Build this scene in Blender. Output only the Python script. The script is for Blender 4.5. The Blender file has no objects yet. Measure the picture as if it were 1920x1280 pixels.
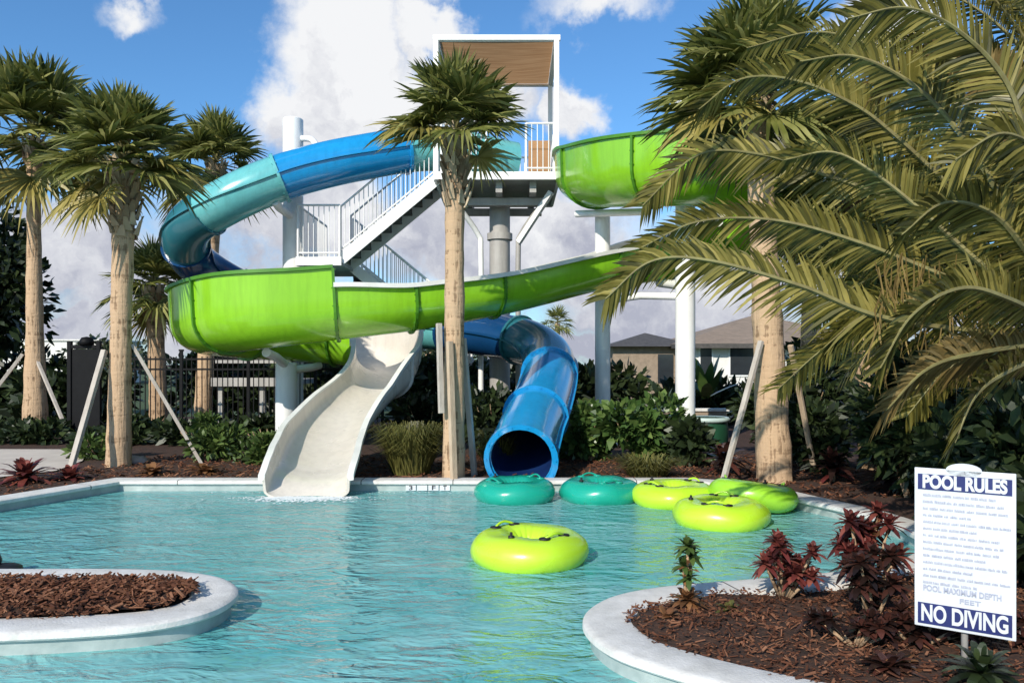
import bpy, math, random
from mathutils import Vector, Matrix, noise
from mathutils.geometry import tessellate_polygon

S = bpy.context.scene
COL = S.collection
R = random.Random(7)
H = 1.75            # eye height above the water
F = 1500.0          # focal length in photo pixels
HY = 680.0          # horizon row
V = Vector
rad = math.radians

def at(px, py, Y):
    return V(((px - 960) / F * Y, Y, H + (HY - py) / F * Y))

# ------------------------------------------------------------------ scene helpers
def tag(o, label, cat, group=None):
    o['label'] = label; o['category'] = cat
    if group: o['group'] = group
    return o

def empty(name, loc=(0, 0, 0), rz=0):
    o = bpy.data.objects.new(name, None); COL.objects.link(o)
    o.location = loc; o.rotation_euler = (0, 0, rz); o.empty_display_size = .1
    return o

def thing(name, label, cat, loc=(0, 0, 0), rz=0, group=None):
    return tag(empty(name, loc, rz), label, cat, group)

class MB:
    """collects geometry for ONE mesh object"""
    def __init__(s):
        s.v = []; s.f = []; s.m = []
    def add(s, vs, fs, mi=0):
        b = len(s.v)
        s.v += [tuple(p) for p in vs]
        for f in fs:
            s.f.append(tuple(i + b for i in f)); s.m.append(mi)
    def box(s, c, size, mi=0, rot=None):
        c = V(c); hx, hy, hz = [q / 2 for q in size]
        vs = [V((x, y, z)) for x in (-hx, hx) for y in (-hy, hy) for z in (-hz, hz)]
        if rot is not None: vs = [rot @ p for p in vs]
        s.add([p + c for p in vs], [(0, 1, 3, 2), (4, 6, 7, 5), (0, 4, 5, 1), (2, 3, 7, 6), (0, 2, 6, 4), (1, 5, 7, 3)], mi)
    def beam(s, a, b, w, h, mi=0):
        a = V(a); b = V(b); d = b - a; L = d.length
        q = d.to_track_quat('X', 'Z').to_matrix()
        s.box((a + b) / 2, (L, w, h), mi, q)
    def tube(s, pts, r, n=10, mi=0, cap=True):
        pts = [V(p) for p in pts]; N = len(pts)
        rs = r if isinstance(r, (list, tuple)) else [r] * N
        vs = []; up = None
        for i, p in enumerate(pts):
            t = (pts[min(i + 1, N - 1)] - pts[max(i - 1, 0)]).normalized()
            if up is None: up = V((0, 0, 1)) if abs(t.z) < .9 else V((0, 1, 0))
            sd = t.cross(up).normalized(); up = sd.cross(t).normalized()
            for k in range(n):
                a = 2 * math.pi * k / n
                vs.append(p + (sd * math.cos(a) + up * math.sin(a)) * rs[i])
        fs = [(i * n + k, i * n + (k + 1) % n, (i + 1) * n + (k + 1) % n, (i + 1) * n + k) for i in range(N - 1) for k in range(n)]
        if cap: fs += [tuple(range(n))[::-1], tuple(range((N - 1) * n, N * n))]
        s.add(vs, fs, mi)
    def lathe(s, prof, n=24, c=(0, 0, 0), mi=0, cap=True):
        c = V(c); vs = []; N = len(prof)
        for (r, z) in prof:
            for k in range(n):
                a = 2 * math.pi * k / n
                vs.append(c + V((r * math.cos(a), r * math.sin(a), z)))
        fs = [(i * n + k, i * n + (k + 1) % n, (i + 1) * n + (k + 1) % n, (i + 1) * n + k) for i in range(N - 1) for k in range(n)]
        if cap: fs += [tuple(range(n))[::-1], tuple(range((N - 1) * n, N * n))]
        s.add(vs, fs, mi)
    def build(s, name, mats, parent=None, smooth=False, bevel=0, auto=None):
        me = bpy.data.meshes.new(name)
        me.from_pydata(s.v, [], s.f)
        if not isinstance(mats, (list, tuple)): mats = [mats]
        for m in mats: me.materials.append(m)
        if len(mats) > 1: me.polygons.foreach_set('material_index', s.m)
        if smooth: me.polygons.foreach_set('use_smooth', [True] * len(me.polygons))
        me.update()
        o = bpy.data.objects.new(name, me); COL.objects.link(o)
        if parent: o.parent = parent
        if bevel:
            b = o.modifiers.new('b', 'BEVEL'); b.width = bevel; b.segments = 2; b.limit_method = 'ANGLE'
        if auto is not None and smooth:
            me.set_sharp_from_angle(angle=rad(auto))
        return o

def catmull(pts, per=8):
    pts = [V(p) for p in pts]; out = []; n = len(pts)
    for i in range(n - 1):
        p0 = pts[max(i - 1, 0)]; p1 = pts[i]; p2 = pts[i + 1]; p3 = pts[min(i + 2, n - 1)]
        if i == 0: p0 = p1 * 2 - p2
        if i == n - 2: p3 = p2 * 2 - p1
        for k in range(per):
            t = k / per
            out.append(.5 * ((2 * p1) + (p2 - p0) * t + (2 * p0 - 5 * p1 + 4 * p2 - p3) * t * t + (3 * p1 - p0 - 3 * p2 + p3) * t ** 3))
    out.append(pts[-1]); return out

def lerp(a, b, t): return a + (b - a) * t

# ------------------------------------------------------------------ materials
def nodes(name):
    m = bpy.data.materials.new(name); m.use_nodes = True
    nt = m.node_tree; nt.nodes.clear()
    out = nt.nodes.new('ShaderNodeOutputMaterial')
    def N(t, **kw):
        n = nt.nodes.new('ShaderNode' + t)
        for k, v in kw.items():
            if k in n.inputs: n.inputs[k].default_value = v
            else: setattr(n, k, v)
        return n
    def L(a, b): nt.links.new(a, b)
    return m, nt, N, L, out

def ramp(N, L, src, stops):
    r = N('ValToRGB'); e = r.color_ramp.elements
    while len(e) < len(stops): e.new(.5)
    for q, (p, c) in zip(e, stops): q.position = p; q.color = (*c, 1)
    L(src, r.inputs[0]); return r.outputs[0]

def mat(name, c1, c2=None, rough=.6, scale=6, bump=0, bscale=None, stretch=(1, 1, 1), coat=0, spec=.5, metal=0, lo=.3, hi=.7, detail=6, coord='Object', streak=0, sss=0):
    m, nt, N, L, out = nodes(name)
    tc = N('TexCoord'); mp = N('Mapping'); mp.inputs['Scale'].default_value = stretch
    L(tc.outputs[coord], mp.inputs[0])
    nz = N('TexNoise', Scale=scale, Detail=detail, Roughness=.6); L(mp.outputs[0], nz.inputs['Vector'])
    c2 = c2 or tuple(q * .8 for q in c1)
    col = ramp(N, L, nz.outputs[0], [(lo, c2), (hi, c1)])
    if streak:
        m3 = N('Mapping'); m3.inputs['Scale'].default_value = (9, 9, .9); L(tc.outputs['Object'], m3.inputs[0])
        sn = N('TexNoise', Scale=1.0, Detail=6, Roughness=.7); L(m3.outputs[0], sn.inputs['Vector'])
        sr = ramp(N, L, sn.outputs[0], [(.32, (1 - streak,) * 3), (.58, (1, 1, 1))])
        mu = N('Mix', data_type='RGBA', blend_type='MULTIPLY'); mu.inputs[0].default_value = 1; L(col, mu.inputs[6]); L(sr, mu.inputs[7]); col = mu.outputs[2]
    p = N('BsdfPrincipled', Roughness=rough, Metallic=metal); p.inputs['Specular IOR Level'].default_value = spec
    p.inputs['Coat Weight'].default_value = coat; p.inputs['Coat Roughness'].default_value = .08
    L(col, p.inputs['Base Color'])
    if sss: p.inputs['Subsurface Weight'].default_value = sss; p.inputs['Subsurface Radius'].default_value = (.05, .05, .05)
    nz3 = N('TexNoise', Scale=scale * 2.3, Detail=3); L(mp.outputs[0], nz3.inputs['Vector'])
    mr = N('MapRange'); mr.inputs['To Min'].default_value = max(.02, rough - .1); mr.inputs['To Max'].default_value = min(1, rough + .12)
    L(nz3.outputs[0], mr.inputs[0]); L(mr.outputs[0], p.inputs['Roughness'])
    if bump:
        nb = N('TexNoise', Scale=bscale or scale * 3, Detail=5); L(mp.outputs[0], nb.inputs['Vector'])
        b = N('Bump', Strength=bump, Distance=.02); L(nb.outputs[0], b.inputs['Height']); L(b.outputs[0], p.inputs['Normal'])
    L(p.outputs[0], out.inputs[0]); return m

def barkmat(name, c1, c2, c3):
    m, nt, N, L, out = nodes(name)
    tc = N('TexCoord')
    nz = N('TexNoise', Scale=3.2, Detail=8, Roughness=.65); L(tc.outputs['Object'], nz.inputs['Vector'])
    mp = N('Mapping'); mp.inputs['Scale'].default_value = (1.5, 1.5, 16); L(tc.outputs['Object'], mp.inputs[0])
    ring = N('TexNoise', Scale=1.0, Detail=3, Distortion=.5); L(mp.outputs[0], ring.inputs['Vector'])
    m2 = N('Mapping'); m2.inputs['Scale'].default_value = (22, 22, 2.2); L(tc.outputs['Object'], m2.inputs[0])
    fib = N('TexNoise', Scale=1.0, Detail=4); L(m2.outputs[0], fib.inputs['Vector'])
    a = N('Math', operation='MULTIPLY_ADD'); L(ring.outputs[0], a.inputs[0]); a.inputs[1].default_value = .45; L(nz.outputs[0], a.inputs[2])
    b = N('Math', operation='MULTIPLY_ADD'); L(fib.outputs[0], b.inputs[0]); b.inputs[1].default_value = .75; L(a.outputs[0], b.inputs[2])
    col = ramp(N, L, b.outputs[0], [(.80, c3), (1.0, c2), (1.22, c1)])
    p = N('BsdfPrincipled', Roughness=.9); p.inputs['Specular IOR Level'].default_value = .2; L(col, p.inputs['Base Color'])
    bp = N('Bump', Strength=.9, Distance=.03); L(b.outputs[0], bp.inputs['Height']); L(bp.outputs[0], p.inputs['Normal'])
    L(p.outputs[0], out.inputs[0]); return m

def leafmat(name, dark, mid, light, trans=.25, rough=.45, spec=.4):
    m, nt, N, L, out = nodes(name)
    g = N('NewGeometry'); tc = N('TexCoord')
    nz = N('TexNoise', Scale=2.2, Detail=3); L(tc.outputs['Object'], nz.inputs['Vector'])
    ma = N('Math', operation='MULTIPLY_ADD'); L(g.outputs['Random Per Island'], ma.inputs[0]); ma.inputs[1].default_value = .6
    mb = N('Math', operation='MULTIPLY_ADD'); L(nz.outputs[0], mb.inputs[0]); mb.inputs[1].default_value = .9; mb.inputs[2].default_value = -.25
    L(mb.outputs[0], ma.inputs[2])
    col = ramp(N, L, ma.outputs[0], [(.1, dark), (.5, mid), (.92, light)])
    p = N('BsdfPrincipled', Roughness=rough); p.inputs['Specular IOR Level'].default_value = spec
    L(col, p.inputs['Base Color'])
    t = N('BsdfTranslucent'); L(col, t.inputs['Color'])
    mx = N('MixShader', Fac=trans) if False else N('MixShader'); mx.inputs[0].default_value = trans
    L(p.outputs[0], mx.inputs[1]); L(t.outputs[0], mx.inputs[2]); L(mx.outputs[0], out.inputs[0])
    return m

M = {}
M['coping'] = mat('coping_concrete', (.80, .78, .74), (.62, .60, .55), .75, 3.5, .25, 60, streak=0.16)
M['walltile'] = mat('pool_wall_tile', (.44, .49, .47), (.26, .32, .31), .35, 5, .1, 30)
M['plaster'] = mat('pool_plaster', (.50, .80, .80), (.40, .70, .71), .7, 1.5)
M['lawn'] = mat('grass_lawn', (.06, .10, .025), (.03, .055, .014), .95, 9, .6, 60)
M['joint'] = mat('coping_joint', (.13, .12, .11), (.09, .085, .08), .9, 8)
M['deck'] = mat('deck_concrete', (.62, .55, .47), (.50, .44, .38), .85, 3, .2, 50)
M['soil'] = mat('mulch_soil', (.08, .036, .019), (.020, .010, .006), .95, 14, .9, 38, detail=10)
M['chip'] = leafmat('mulch_chips', (.030, .012, .007), (.135, .052, .027), (.30, .145, .08), 0, .85, .2)
M['green_gloss'] = mat('lime_fibreglass', (.26, .56, .022), (.22, .50, .018), .2, 1.3, .02, 9, coat=.35, streak=0.16)
M['white_gel'] = mat('white_gelcoat', (.74, .685, .60), (.66, .60, .515), .28, .7, .03, 8, coat=.2, stretch=(1, 1, 1), streak=0.12)
M['rimwhite'] = mat('rim_white', (.78, .77, .73), (.66, .65, .6), .35, 4)
M['green_dark'] = mat('lime_flange', (.075, .24, .01), (.05, .17, .008), .4, 4)
M['blue_gloss'] = mat('blue_fibreglass', (.012, .29, .62), (.010, .25, .56), .16, 1.2, .02, 7, coat=.5, streak=0.15)
M['blue_shade_gloss'] = mat('shaded_blue_fibreglass', (.006, .055, .16), (.005, .04, .12), .2, 1.2, .02, 7, coat=.4)  # blue tube in shade: the shade is put into the colour
M['teal_gloss'] = mat('teal_fibreglass', (.15, .50, .49), (.12, .42, .43), .2, 1.2, .02, 7, coat=.4, streak=0.15)
M['teal_shade_gloss'] = mat('shaded_teal_fibreglass', (.03, .17, .20), (.02, .12, .16), .2, 1.2, .02, 7, coat=.4)  # teal tube with its shade painted in as a darker tone
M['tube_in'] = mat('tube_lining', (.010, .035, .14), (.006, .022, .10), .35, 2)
M['paint'] = mat('white_steel_paint', (.88, .87, .84), (.80, .79, .76), .4, 2.5, .03, 20, streak=.08)
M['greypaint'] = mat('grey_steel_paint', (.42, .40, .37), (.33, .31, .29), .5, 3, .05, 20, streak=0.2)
M['canvas'] = mat('tan_shade_canvas', (.42, .23, .105), (.34, .18, .08), .9, 2.2, .3, 30, stretch=(1, 7, 1))
M['grating'] = mat('dark_stair_grating', (.10, .09, .08), (.05, .045, .04), .7, 6, .2)
M['trunk'] = barkmat('palm_bark', (.50, .345, .215), (.36, .24, .145), (.15, .095, .058))
M['trunk2'] = barkmat('palm_bark_worn', (.42, .285, .175), (.27, .175, .105), (.10, .066, .04))
M['boot'] = leafmat('palm_boots', (.16, .10, .06), (.42, .31, .2), (.6, .48, .34), 0, .85, .2)
M['frond'] = leafmat('fan_palm_leaf', (.04, .058, .013), (.16, .172, .036), (.42, .40, .14), .33)
M['frond_dry'] = leafmat('dry_fan_leaf', (.16, .13, .03), (.30, .25, .06), (.45, .36, .12), .25)
M['date'] = leafmat('date_palm_leaf', (.025, .029, .008), (.155, .137, .026), (.44, .36, .10), .25, .4)
M['date_dry'] = leafmat('dry_date_leaf', (.10, .07, .025), (.24, .165, .055), (.42, .30, .12), .2)
M['rachis'] = mat('leaf_stalk', (.26, .24, .09), (.16, .13, .05), .6, 8)
M['wood'] = mat('grey_timber_prop', (.52, .47, .41), (.36, .31, .26), .85, 9, .3, 40, stretch=(1, 1, .3))
M['woodwarm'] = mat('tan_timber_prop', (.56, .44, .31), (.38, .28, .19), .85, 9, .3, 40, stretch=(1, 1, .3))
M['fence'] = mat('black_aluminium', (.007, .007, .008), (.005, .005, .006), .6, 5, spec=.15)
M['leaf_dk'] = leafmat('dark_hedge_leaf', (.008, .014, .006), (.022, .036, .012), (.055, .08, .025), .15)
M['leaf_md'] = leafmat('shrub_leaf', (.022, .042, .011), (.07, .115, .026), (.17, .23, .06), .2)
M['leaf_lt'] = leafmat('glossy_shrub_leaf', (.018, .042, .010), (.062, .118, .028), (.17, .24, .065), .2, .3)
M['leaf_olive'] = leafmat('olive_grass_leaf', (.05, .052, .014), (.12, .115, .03), (.22, .2, .06), .2)
M['leaf_red'] = leafmat('red_bromeliad_leaf', (.035, .012, .012), (.16, .035, .03), (.34, .11, .075), .2, .4)
M['leaf_wine'] = leafmat('wine_cordyline_leaf', (.012, .008, .007), (.04, .018, .014), (.13, .042, .03), .15, .35)
M['leaf_orange'] = leafmat('orange_croton_leaf', (.05, .03, .014), (.2, .085, .035), (.38, .19, .08), .2)
M['leaf_far'] = leafmat('far_tree_leaf', (.016, .022, .012), (.035, .05, .022), (.07, .09, .04), .1)
M['tubeteal'] = mat('teal_vinyl', (.012, .36, .25), (.010, .31, .22), .25, 2, .03, 12, coat=.3)
M['tubelime'] = mat('lime_vinyl', (.50, .76, .035), (.43, .70, .03), .28, 2, .03, 12, coat=.3)
M['tubelime2'] = mat('green_lime_vinyl', (.36, .70, .04), (.30, .62, .035), .28, 2, .03, 12, coat=.3)
M['blackrub'] = mat('black_rubber', (.012, .012, .013), None, .55, 5)
M['stucco'] = mat('white_stucco', (.78, .76, .71), (.66, .64, .6), .9, 2, .2, 40)
M['roof'] = mat('tan_roof_shingle', (.30, .225, .165), (.19, .145, .105), .9, 3, .5, 12, stretch=(1, 1, 6))
M['glass'] = mat('dark_window', (.03, .035, .04), None, .1, 2)
M['brick'] = mat('tan_block', (.34, .26, .19), (.22, .17, .12), .9, 5, .3, 20)
M['navy'] = mat('navy_print', (.012, .02, .13), (.010, .017, .10), .45, 6)
M['signwhite'] = mat('sign_white', (.66, .675, .69), (.54, .56, .59), .4, 3)
M['inkgrey'] = mat('faded_blue_ink', (.30, .32, .42), (.42, .44, .52), .6, 30)
M['rock'] = mat('pinkish_rock', (.42, .33, .29), (.26, .2, .17), .9, 4, .6, 14)
M['tank'] = mat('dark_green_plastic', (.02, .085, .045), (.014, .06, .03), .35, 4)
M['palegreen'] = mat('pale_rim', (.5, .62, .58), (.42, .53, .5), .4, 4)
M['foam'] = mat('white_foam', (.85, .88, .88), (.75, .8, .8), .6, 5)
M['ink'] = mat('black_ink', (.02, .02, .025), None, .5, 4)

def canvas_mat():
    m, nt, N, L, out = nodes('tan_canvas')
    tc = N('TexCoord'); mp = N('Mapping'); mp.inputs['Scale'].default_value = (.6, 8, 1); L(tc.outputs['Object'], mp.inputs[0])
    nz = N('TexNoise', Scale=2.0, Detail=5); L(mp.outputs[0], nz.inputs['Vector'])
    col = ramp(N, L, nz.outputs[0], [(.3, (.36, .19, .085)), (.7, (.50, .29, .14))])
    d = N('BsdfDiffuse'); t = N('BsdfTranslucent'); L(col, d.inputs[0]); L(col, t.inputs[0])
    mx = N('MixShader'); mx.inputs[0].default_value = .6; L(d.outputs[0], mx.inputs[1]); L(t.outputs[0], mx.inputs[2]); L(mx.outputs[0], out.inputs[0]); return m
M['shade'] = canvas_mat()
# water: milky turquoise, see-through to the plaster, rippled mirror on top
def water_mat():
    m, nt, N, L, out = nodes('pool_water')
    tc = N('TexCoord')
    mp = N('Mapping'); mp.inputs['Scale'].default_value = (1.0, 1.7, 1); L(tc.outputs['Object'], mp.inputs[0])
    n1 = N('TexNoise', Scale=2.3, Detail=3, Roughness=.5, Distortion=1.2); L(mp.outputs[0], n1.inputs['Vector'])
    n2 = N('TexNoise', Scale=6.0, Detail=2, Roughness=.5, Distortion=1.2); L(mp.outputs[0], n2.inputs['Vector'])
    n3 = N('TexNoise', Scale=.9, Detail=2); L(mp.outputs[0], n3.inputs['Vector'])
    st = N('MapRange'); st.inputs['From Min'].default_value = .35; st.inputs['From Max'].default_value = .65; st.inputs['To Min'].default_value = .35; st.inputs['To Max'].default_value = 1.0
    L(n3.outputs[0], st.inputs[0])
    b1 = N('Bump', Distance=.10); L(n1.outputs[0], b1.inputs['Height']); L(st.outputs[0], b1.inputs['Strength'])
    b2 = N('Bump', Distance=.032); L(n2.outputs[0], b2.inputs['Height']); L(b1.outputs[0], b2.inputs['Normal']); L(st.outputs[0], b2.inputs['Strength'])
    nc = N('TexNoise', Scale=.8, Detail=3, Roughness=.55, Distortion=.8); L(mp.outputs[0], nc.inputs['Vector'])
    col = ramp(N, L, nc.outputs[0], [(.25, (.12, .53, .53)), (.5, (.25, .68, .67)), (.78, (.40, .80, .78))])
    df = N('BsdfDiffuse'); L(col, df.inputs['Color']); L(b2.outputs[0], df.inputs['Normal'])
    tr = N('BsdfTransparent', Color=(.62, .93, .94, 1))
    mx = N('MixShader'); mx.inputs[0].default_value = .4; L(tr.outputs[0], mx.inputs[2]); L(df.outputs[0], mx.inputs[1])
    gl = N('BsdfGlossy', Roughness=.11); L(b2.outputs[0], gl.inputs['Normal'])
    fr = N('Fresnel', IOR=1.33); L(b2.outputs[0], fr.inputs['Normal'])
    m2 = N('MixShader'); L(fr.outputs[0], m2.inputs[0]); L(mx.outputs[0], m2.inputs[1]); L(gl.outputs[0], m2.inputs[2])
    L(m2.outputs[0], out.inputs[0]); return m
M['water'] = water_mat()

# ------------------------------------------------------------------ camera, sun, sky
cam = bpy.data.cameras.new('camera'); co = bpy.data.objects.new('camera', cam); COL.objects.link(co)
co.location = (0, 0, H); co.rotation_euler = (rad(90), 0, 0)
cam.sensor_width = 36; cam.lens = 36 * F / 1920; cam.shift_y = (HY - 640) / 1920
cam.clip_start = .05; cam.clip_end = 3000
S.camera = co
SUN = V((.43, .84, -.56)).normalized()          # travel direction of the light
sl = bpy.data.lights.new('sun', 'SUN'); so = bpy.data.objects.new('sun', sl); COL.objects.link(so)
sl.energy = 4.9; sl.angle = rad(.53); sl.color = (1, .93, .82)
so.rotation_euler = SUN.to_track_quat('-Z', 'Y').to_euler(); so.location = (-8, -12, 14)
S.view_settings.view_transform = 'Standard'; S.view_settings.look = 'None'
S.view_settings.exposure = 0; S.view_settings.gamma = 1
S.cycles.max_bounces = 8; S.cycles.transparent_max_bounces = 8

def build_world():
    w = bpy.data.worlds.new('World'); S.world = w; w.use_nodes = True
    nt = w.node_tree; nt.nodes.clear()
    def N(t, **kw):
        n = nt.nodes.new('ShaderNode' + t)
        for k, v in kw.items():
            if k in n.inputs: n.inputs[k].default_value = v
            else: setattr(n, k, v)
        return n
    L = nt.links.new
    def mth(op, a, b=None, c=None, clamp=False):
        n = N('Math', operation=op); n.use_clamp = clamp
        for i, q in enumerate((a, b, c)):
            if q is None: continue
            if isinstance(q, (int, float)): n.inputs[i].default_value = q
            else: L(q, n.inputs[i])
        return n.outputs[0]
    sky = N('TexSky'); sky.sky_type = 'NISHITA'; sky.sun_disc = False
    el = math.asin(-SUN.z); sky.sun_elevation = el
    sky.sun_rotation = math.atan2(-SUN.x, -SUN.y)
    sky.altitude = 0; sky.air_density = 1.0; sky.dust_density = .4; sky.ozone_density = 3.0
    tint = N('Mix', data_type='RGBA', blend_type='MULTIPLY'); tint.inputs[0].default_value = 1
    L(sky.outputs[0], tint.inputs[6]); tint.inputs[7].default_value = (.60, .93, 1.15, 1)
    bs = N('Background', Strength=.15); L(tint.outputs[2], bs.inputs[0])
    tc = N('TexCoord'); d = tc.outputs['Generated']
    # wobble the direction so that the cloud banks get billowing outlines
    nw = N('TexNoise', Scale=9, Detail=7, Roughness=.6); L(d, nw.inputs['Vector'])
    sub = N('VectorMath', operation='SUBTRACT'); L(nw.outputs['Color'], sub.inputs[0]); sub.inputs[1].default_value = (.5, .5, .5)
    scl = N('VectorMath', operation='SCALE'); L(sub.outputs[0], scl.inputs[0]); scl.inputs['Scale'].default_value = .16
    ad = N('VectorMath', operation='ADD'); L(d, ad.inputs[0]); L(scl.outputs[0], ad.inputs[1])
    sx = N('SeparateXYZ'); L(ad.outputs[0], sx.inputs[0])
    az = mth('ARCTAN2', sx.outputs[0], sx.outputs[1]); elv = mth('ARCSINE', sx.outputs[2])
    dens = None
    def px2(px, py):
        x = (px - 960) / F; z = (HY - py) / F
        return math.atan2(x, 1), math.atan2(z, math.hypot(1, x))
    blobs = [(640, 90, 125, 150, 1), (585, 235, 110, 90, 1), (700, 210, 130, 80, 1), (800, 80, 70, 45, .8), (720, -10, 110, 60, 1),
             (930, 180, 110, 60, .75), (1080, 205, 70, 55, .85), (1130, 15, 150, 38, .55), (240, 5, 70, 30, .5),
             (170, 470, 210, 85, 1), (380, 560, 240, 90, .9), (600, 420, 230, 100, .85), (960, 450, 260, 110, 1), (1250, 560, 260, 80, .9),
             (1500, 480, 260, 120, .8), (1650, 60, 110, 60, .7), (430, 400, 160, 60, .6), (200, 620, 500, 50, .75), (1200, 640, 600, 50, .8),
             (-500, 350, 300, 150, 1), (2500, 300, 350, 200, .9), (2300, 580, 600, 90, .8), (-700, 600, 600, 90, .8)]
    for px, py, rx, ry, s in blobs:
        a0, e0 = px2(px, py)
        u = mth('DIVIDE', mth('SUBTRACT', az, a0), rx / F); v = mth('DIVIDE', mth('SUBTRACT', elv, e0), ry / F)
        r2 = mth('ADD', mth('MULTIPLY', u, u), mth('MULTIPLY', v, v))
        g = mth('MULTIPLY', mth('SUBTRACT', 1.35, mth('SQRT', r2), clamp=False), s)
        g = mth('MAXIMUM', g, 0.0)
        dens = g if dens is None else mth('MAXIMUM', dens, g)
    # scattered cloud all round, behind the camera too
    ng = N('TexNoise', Scale=3.1, Detail=6, Roughness=.55); L(d, ng.inputs['Vector'])
    sy = N('SeparateXYZ'); L(d, sy.inputs[0])
    back = mth('MULTIPLY', mth('MULTIPLY', mth('SUBTRACT', ng.outputs[0], .5), 3.0), mth('LESS_THAN', sy.outputs[1], .25))
    dens = mth('MAXIMUM', dens, back)
    mr = N('MapRange', interpolation_type='SMOOTHSTEP'); mr.inputs['From Min'].default_value = .08; mr.inputs['From Max'].default_value = .62
    L(dens, mr.inputs[0])
    # cloud brightness: white tops, lilac-grey bases, with billows
    nb = N('TexNoise', Scale=7, Detail=6, Roughness=.6); L(ad.outputs[0], nb.inputs['Vector'])
    hi = mth('MULTIPLY_ADD', elv, 2.1, -.42)
    tone = mth('ADD', mth('MULTIPLY_ADD', nb.outputs[0], 1.9, -.52), hi, clamp=True)
    cr = N('ValToRGB'); e = cr.color_ramp.elements; e[0].position = .1; e[0].color = (.46, .48, .58, 1); e[1].position = .62; e[1].color = (.93, .94, .96, 1)
    L(tone, cr.inputs[0])
    bc = N('Background', Strength=.98); L(cr.outputs[0], bc.inputs[0])
    mx = N('MixShader'); L(mr.outputs[0], mx.inputs[0]); L(bs.outputs[0], mx.inputs[1]); L(bc.outputs[0], mx.inputs[2])
    o = N('OutputWorld'); L(mx.outputs[0], o.inputs[0])
build_world()

# ------------------------------------------------------------------ pool and ground
GZ = .09       # ground
CT = .15       # coping top
def struct(o): o['kind'] = 'structure'; return o

edge_ctrl = [(-13, 8.8), (-7.2, 8.9), (-6.1, 9.12), (-5.35, 10.9)]
back = [V((x, y, 0)) for x, y in edge_ctrl]
right = catmull([V((p[0], p[1], 0)) for p in [(2.35, 10.9), (3.0, 10.45), (3.42, 9.45), (3.78, 8.4), (3.75, 7.35), (3.3, 6.65), (2.6, 6.2), (1.8, 5.95), (1.08, 5.74), (.66, 5.46), (.46, 5.02), (.54, 4.55), (.83, 4.2), (1.25, 3.88), (2.0, 3.4), (2.9, 2.5), (3.3, 1.2), (3.4, -3)]], 7)
pool_outline = back + right + [V((-13, -3, 0))]
isl_ctrl = [(-9, 6.26), (-7, 6.26), (-5.5, 6.25), (-4.0, 6.24), (-3.2, 6.24), (-2.62, 6.18), (-2.18, 5.98), (-1.94, 5.62), (-1.96, 5.22), (-2.2, 4.95), (-2.6, 4.82), (-3.2, 4.74), (-4.0, 4.69), (-5.5, 4.63), (-7, 4.6), (-9, 4.58)]
island = catmull([V((x, y, 0)) for x, y in isl_ctrl], 6)

def poly_fill(mb, loops, z, mi=0):
    pts = [p for lp in loops for p in lp]
    tris = tessellate_polygon([[V((p.x, p.y, 0)) for p in lp] for lp in loops])
    fs = []
    for t in tris:
        a, b, c = [pts[i] for i in t]
        fs.append(tuple(t) if (b - a).cross(c - a).z > 0 else tuple(t)[::-1])
    mb.add([(p.x, p.y, z) for p in pts], fs, mi)

def offset(path, d, closed=False):
    """offset a polyline to its left by d"""
    out = []; n = len(path)
    for i, p in enumerate(path):
        a = path[i - 1] if (i > 0 or closed) else None; b = path[(i + 1) % n] if (i < n - 1 or closed) else None
        n1 = n2 = None
        if a is not None:
            t = (p - a).normalized(); n1 = V((-t.y, t.x, 0))
        if b is not None:
            t = (b - p).normalized(); n2 = V((-t.y, t.x, 0))
        if n1 is None: nn = n2; k = 1
        elif n2 is None: nn = n1; k = 1
        else:
            nn = (n1 + n2).normalized(); k = 1 / max(.5, nn.dot(n1))
        out.append(p + nn * d * k)
    return out

W = 300
g = MB(); poly_fill(g, [[V((-W, -40, 0)), V((W, -40, 0)), V((W, 2 * W, 0)), V((-W, 2 * W, 0))], offset(back + right, .1) + [V((3.5, -3.1, 0)), V((-13.1, -3.1, 0))]], GZ)
struct(g.build('ground', M['soil']))

wtr = MB(); poly_fill(wtr, [offset(back + right, .03) + [V((3.4, -3, 0)), V((-13, -3, 0))]], 0)
struct(wtr.build('pool_water', M['water']))
fl = MB(); poly_fill(fl, [offset(back + right, .05) + [V((3.4, -3, 0)), V((-13, -3, 0))]], -1.0)
struct(fl.build('pool_floor', M['plaster']))

def coping(path, name, side=1, w=.30):
    """bull-nosed slab with the tiled pool wall under it; land lies to the left of the path when side = 1"""
    mb = MB(); rows = []
    prof = [(.03, -1.1, 1), (.03, -.02, 1), (.03, .088, 1), (-.006, .092, 0), (-.018, .105, 0), (-.016, .135, 0), (.0, .146, 0), (.03, CT, 0), (w - .03, CT, 0), (w - .005, CT - .008, 0), (w, CT - .03, 0), (w, -.05, 0)]
    dense = [path[0]]; isj = []; run = .35
    for a, b in zip(path, path[1:]):
        L_ = (b - a).length; pos = 0.0
        while run + (L_ - pos) >= 1.25 and L_ > .05:
            pos += 1.25 - run
            if .03 < pos < L_ - .03:
                isj.append(len(dense)); dense += [a.lerp(b, (pos - .007) / L_), a.lerp(b, (pos + .007) / L_)]
            run = 0
        run += L_ - pos; dense.append(b)
    path = dense
    loops = [[V((q.x, q.y, z)) for q in offset(path, d * side)] for d, z, _ in prof]
    n = len(path); k = len(prof)
    vs = [loops[j][i] for i in range(n) for j in range(k)]
    for i in range(n - 1):
        for j in range(k - 1):
            f = (i * k + j, i * k + j + 1, (i + 1) * k + j + 1, (i + 1) * k + j)
            mb.f.append(f if side == -1 else f[::-1]); mb.m.append(2 if i in isj and j > 1 else prof[j][2] if j < 2 else 0)
    mb.v = [tuple(p) for p in vs]
    return struct(mb.build(name, [M['coping'], M['walltile'], M['joint']], smooth=True, auto=40))

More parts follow.
